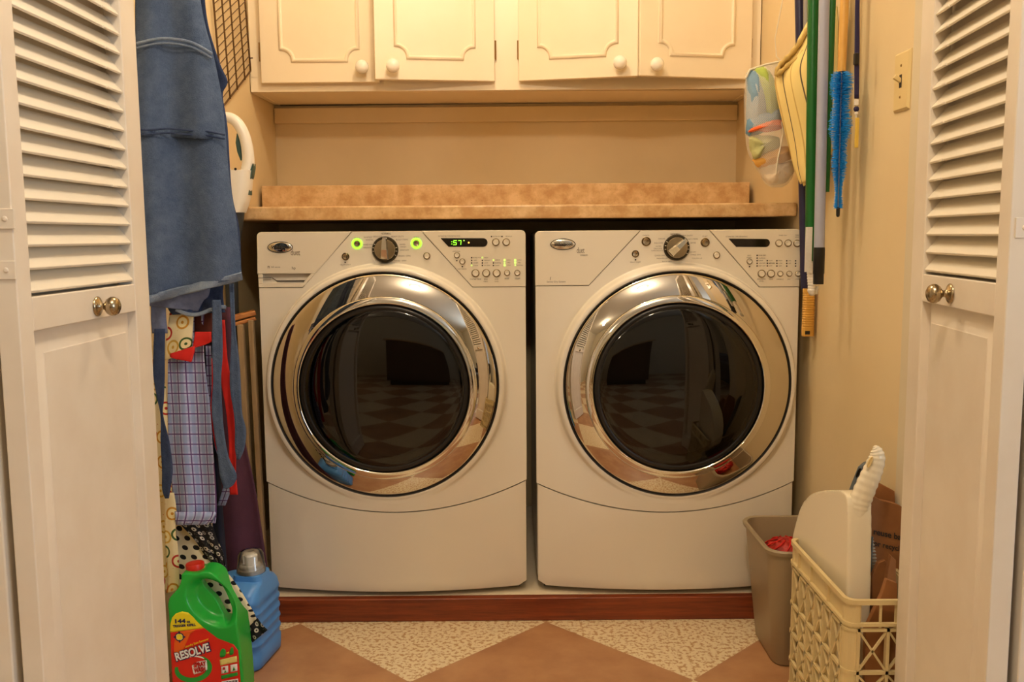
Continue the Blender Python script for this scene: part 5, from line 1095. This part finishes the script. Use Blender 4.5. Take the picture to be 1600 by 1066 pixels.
for fy, nn in ((CY0, (0, 1, 0)), (CY1, (0, 1, 0))):
    xs = [CX0 + .022 + (CX1 - CX0 - .044) * k / 2 for k in range(3)]
    for x in xs: m.box(x - .0028, x + .0028, fy - .002 if fy == CY0 else fy - .010, fy + .010 if fy == CY0 else fy + .002, .003, CZ - .055)
    for i in range(2):
        for j in range(4): xl(Vector((xs[i], fy + (.002 if fy == CY0 else -.002), 0)), Vector((xs[i + 1], fy + (.002 if fy == CY0 else -.002), 0)), zl[j] + .004, zl[j + 1], nn, m)
for cx_, cy_ in ((CX0, CY0), (CX0, CY1), (CX1, CY0), (CX1, CY1)):
    sx = 1 if cx_ == CX0 else -1; sy = 1 if cy_ == CY0 else -1; arcp = [(cx_ + sx * (.021 - .021 * math.cos(q_)), cy_ + sy * (.021 - .021 * math.sin(q_))) for q_ in (math.pi / 2 * k / 6 for k in range(7))]
    arcp = [(cx_ + sx * .024, cy_)] + arcp[::-1] + [(cx_, cy_ + sy * .024)]; inn = [(x + sx * .003, y + sy * .003) for x, y in arcp][::-1]
    m.prism(arcp + inn, lambda p_: Vector((p_[0], p_[1], .002)), lambda p_: Vector((p_[0], p_[1], CZ - .004)))
obj('lattice', m, 'crate', cr, smooth=None)
m = MB(); m.box(CX0 + .004, CX1 - .004, CY0 + .004, CY1 - .004, .001, .005); obj('base', m, 'crate', cr, smooth=None)

# ------------------------------------------------------------------ ivory dustpan standing in the crate
PF = Vector((at_y(1325, 870, 1.665).x, 1.665, 0)); PB = Vector((.620, 1.975, 0)); pd = (PB - PF).normalized(); pn = Vector((pd.y, -pd.x, 0))
dp_ = thing('dustpan', 'glossy ivory dustpan with ribbed handle standing in the crate', 'dustpan', (PF.x + .03, 1.80, .012))
def ps(px, py): q_ = at_plane(px, py, PF, pn); return ((q_ - PF).dot(pd), q_.z)
out_ = [ps(*p_) for p_ in ((1237, 842), (1243, 815), (1252, 790), (1264, 774), (1280, 767.5), (1303, 766), (1317, 769), (1325, 790))]
sb2 = out_[0][0]; loop_ = out_ + [(-.001, .375), (-.004, .30), (.000, .20), (.012, .08), (.04, .014), (.20, .014), (.262, .05), (.272, .26), (sb2 - .006, .30)]
lp = [(v_.x, v_.z) for v_ in smooth_loop([Vector((a_, 0, b_)) for a_, b_ in loop_], 3)]
me = slab2d([lp], .0225, 0.0); m = MB(); m.mesh2d(me, lambda x, y, z: PF + pd * x + pn * (.0225 - z) + Vector((0, 0, y))); bpy.data.meshes.remove(me)
obj('pan', organic(m, .0026, 9), 'dustpan', dp_, smooth=80)
YH = 1.684; cl = smooth_loop([Vector(p_) for p_ in ((1338, 806, .0215), (1341, 794, .0215), (1346, 778, .0205), (1355, 756, .0195), (1364, 735, .0180), (1370, 716, .0152), (1369.5, 704, .0100), (1366.5, 697, .0030))], 8, False); m = MB()
m.tube([at_y(p_.x, p_.y, YH) for p_ in cl], [p_.z + (.0011 if (i % 4) < 2 and 7 < i < len(cl) - 4 else 0) for i, p_ in enumerate(cl)], 26, flat=.62)
hd = obj('handle', m, 'dustpan', dp_, smooth=50)
hc = at_y(1359, 722, YH - .0115); ring_ = [hc + Vector((.0030 * math.cos(t_) + .0035 * math.sin(t_), -.0012, .0095 * math.sin(t_))) for t_ in (2 * math.pi * k / 24 for k in range(25))]
m = MB(); m.tube(ring_, .0013, 8); m.loft([[p_ + Vector((0, dy, 0)) for p_ in ring_[:24]] for dy in (0, .004)]); obj('hang_hole', m, 'ivory', hd, smooth=40)
# blue-grey brush behind it
br = thing('hand_brush', 'blue-grey brush handle poking up behind the ivory dustpan', 'brush', at_y(1350, 900, 1.80))
a_ = at_y(1352, 724, 1.91); b_ = at_y(1326, 790, 1.91); m = MB(); d_ = (b_ - a_); pr_ = [a_ + d_ * t_ for t_ in (-.02, .04, .4, .8, 1.3, 1.9)]
rings = []
for q_, w_ in zip(pr_, (.006, .0135, .014, .013, .012, .012)): rings.append([q_ + Vector((w_ * math.cos(t_), .006 * math.sin(t_), .3 * w_ * math.cos(t_))) for t_ in (2 * math.pi * k / 16 for k in range(16))])
m.loft(rings); hb = obj('handle', m, 'bluegrey', br, smooth=50)
hc = at_y(1341.5, 739, 1.9035); m = MB(); m.loft([[hc + Vector((.003 * math.cos(t_) + .004 * math.sin(t_), dy, .010 * math.sin(t_))) for t_ in (2 * math.pi * k / 16 for k in range(16))] for dy in (0, .003)]); obj('hang_hole', m, 'dark', hb, smooth=None)
m = MB(); c0_ = at_y(1362, 838, 1.738); c1_ = at_y(1362, 950, 1.738); m.box(c0_.x - .002, c0_.x + .002, 1.733, 1.745, c1_.z, c0_.z); obj('brush_block', m, 'bluegrey', br, bevel=.003)
m = MB()
for k in range(22):
    t_ = (k + .5) / 22; z_ = lerp(c1_.z, c0_.z, t_); L_ = .014 * math.sin(math.pi * (.25 + .72 * t_)); m.bar((c0_.x, 1.738, z_), (c0_.x + L_, 1.738, z_), .008, .0024)
o = obj('bristles', m, 'palebristle', br, smooth=None); o['kind'] = 'stuff'; o['label'] = 'pale toothed bristles'
# folded kraft paper bags
def bag(lab, x0, x1, pts, lean, words=None):
    """side outline given as (y, z) at the left face."""
    m_ = MB(); n = len(pts); f0 = lambda p_: Vector((x0 + lean * (p_[1] - .01), p_[0], p_[1])); f1 = lambda p_: Vector((x1 + lean * (p_[1] - .01), p_[0], p_[1])); m_.prism(pts, f0, f1); o_ = obj('paper_bag', m_, 'kraft', None, smooth=None, bevel=.001); tag(o_, lab, 'paper bag', 'folded paper bags in the crate'); return o_
def bagf(lab, Y, T, pts):
    m_ = MB(); q_ = [at_y(px, py, Y) for px, py in pts]; q_ = [Vector((min(p_.x, XR - .004), p_.y, p_.z)) for p_ in q_]; mid = (max(p_.x for p_ in q_) + min(p_.x for p_ in q_)) / 2
    m_.prism([(p_.x, p_.z) for p_ in q_], lambda p_: Vector((p_[0], Y, p_[1])), lambda p_: Vector((p_[0], Y + T, p_[1]))); o_ = obj('paper_bag', m_, 'kraft', None, smooth=None, bevel=.001); tag(o_, lab, 'paper bag', 'folded paper bags in the crate'); return o_
def zfl(px, Y): return at_y(px, 1160, Y)
b1 = bagf('tallest brown paper bag at the back of the crate with a peaked folded top', 1.790, .016, [(1352, 1140), (1352, 800), (1362, 762), (1371, 753), (1377, 757), (1398, 768), (1412, 784), (1420, 1140)])
b2 = bagf('brown paper bag with dark printed words behind the ivory dustpan', 1.757, .014, [(1346, 1140), (1352, 790), (1366, 776), (1376, 782), (1398, 787), (1416, 792), (1424, 1140)])
m = MB(); 
def BF(px, py, Y): o_ = at_y(px, py, Y); return lambda a_, b_, z: Vector((o_.x + a_ * .94 + b_ * .0, Y - .0006 - z, o_.z + b_ - a_ * .22))
text(m, 'reuse bag', BF(1389, 836, 1.756), .017, .0004); text(m, 'or recycle', BF(1388, 854, 1.756), .015, .0003); 
obj('printed_words', m, 'printdark', b2, smooth=None)
bagf('narrow brown paper bag with a creased top in front of the printed bag', 1.712, .010, [(1362, 1130), (1363, 900), (1372, 880), (1383, 876), (1392, 886), (1396, 1130)])
bagf('brown paper bag with slanted top edge leaning right inside the crate', 1.690, .012, [(1368, 1120), (1376, 960), (1392, 868), (1400, 876), (1402, 1120)])
bagf('lowest brown paper bag just behind the front of the crate', 1.622, .012, [(1350, 1150), (1352, 985), (1378, 930), (1386, 906), (1402, 912), (1404, 1150)])

# ------------------------------------------------------------------ lamps and the room behind the camera
def ceiling_lamp(label, x, y):
    t_ = thing('ceiling_lamp', label, 'ceiling lamp', (x, y, ZC - .13)); mm = MB(); mm.lathe([(0, 0), (.075, 0), (.075, -.02), (.05, -.03), (0, -.03)], (x, y, ZC - .001), (0, 0, 1), 32); obj('base_plate', mm, 'cab', t_)
    return t_
t_ = ceiling_lamp('bare bulb ceiling lamp inside the closet above the machines', -.10, 2.08); m = MB(); m.tube([(-.10, 2.08, ZC - .03), (-.10, 2.08, ZC - .075)], .022, 16); obj('bulb_holder', m, 'porcelain', t_); m = MB(); m.sphere((-.10, 2.08, ZC - .098), .028, 20); obj('bulb', m, 'shade', t_)
for x, y, lab_ in ((.05, .55, 'round ceiling lamp in the room just in front of the closet'), (-1.6, -1.6, 'round ceiling lamp at the far left of the room behind the camera')):
    t_ = ceiling_lamp(lab_, x, y); m = MB(); m.lathe([(.10, -.028), (.105, -.04), (.09, -.055), (.05, -.066), (0, -.070)], (x, y, ZC - .001), (0, 0, 1), 36); obj('glass_shade', m, 'shade', t_)
isl = thing('kitchen_island', 'dark wooden island bench in the room behind the camera', 'island', (-.1, -2.2, 0))
m = MB(); m.box(-.85, .65, -2.5, -1.9, .08, .86); obj('carcass', m, 'dkwood', isl, bevel=.004)
for k in range(3):
    m = MB(); m.box(-.83 + k * .49, -.83 + k * .49 + .47, -1.90, -1.88, .12, .84); obj('door', m, 'dkwood', isl, bevel=.004)
m = MB(); m.box(-.90, .70, -2.55, -1.84, .86, .90); obj('worktop', m, 'laminate', isl, bevel=.004); m = MB(); m.box(-.80, .60, -2.45, -1.95, 0, .08); obj('toe_kick', m, 'dark', isl)
sf = thing('sofa', 'dark leather sofa under the window behind the camera', 'sofa', (2.2, -.9, 0))
for nm, b_ in (('seat', (1.80, 2.55, -1.7, -.1, .10, .44)), ('backrest', (2.50, 2.74, -1.8, 0, .06, .80)), ('armrest', (1.82, 2.52, -1.9, -1.7, .06, .60)), ('armrest', (1.82, 2.52, -.1, .1, .06, .60))):
    m = MB(); m.box(*b_); obj(nm, m, 'sofa', sf, bevel=.05, seg=4)
for x_ in (1.88, 2.66):
    for y_ in (-1.78, -.02): m = MB(); m.box(x_ - .025, x_ + .025, y_ - .025, y_ + .025, 0, .11); obj('leg', m, 'dkwood', sf)
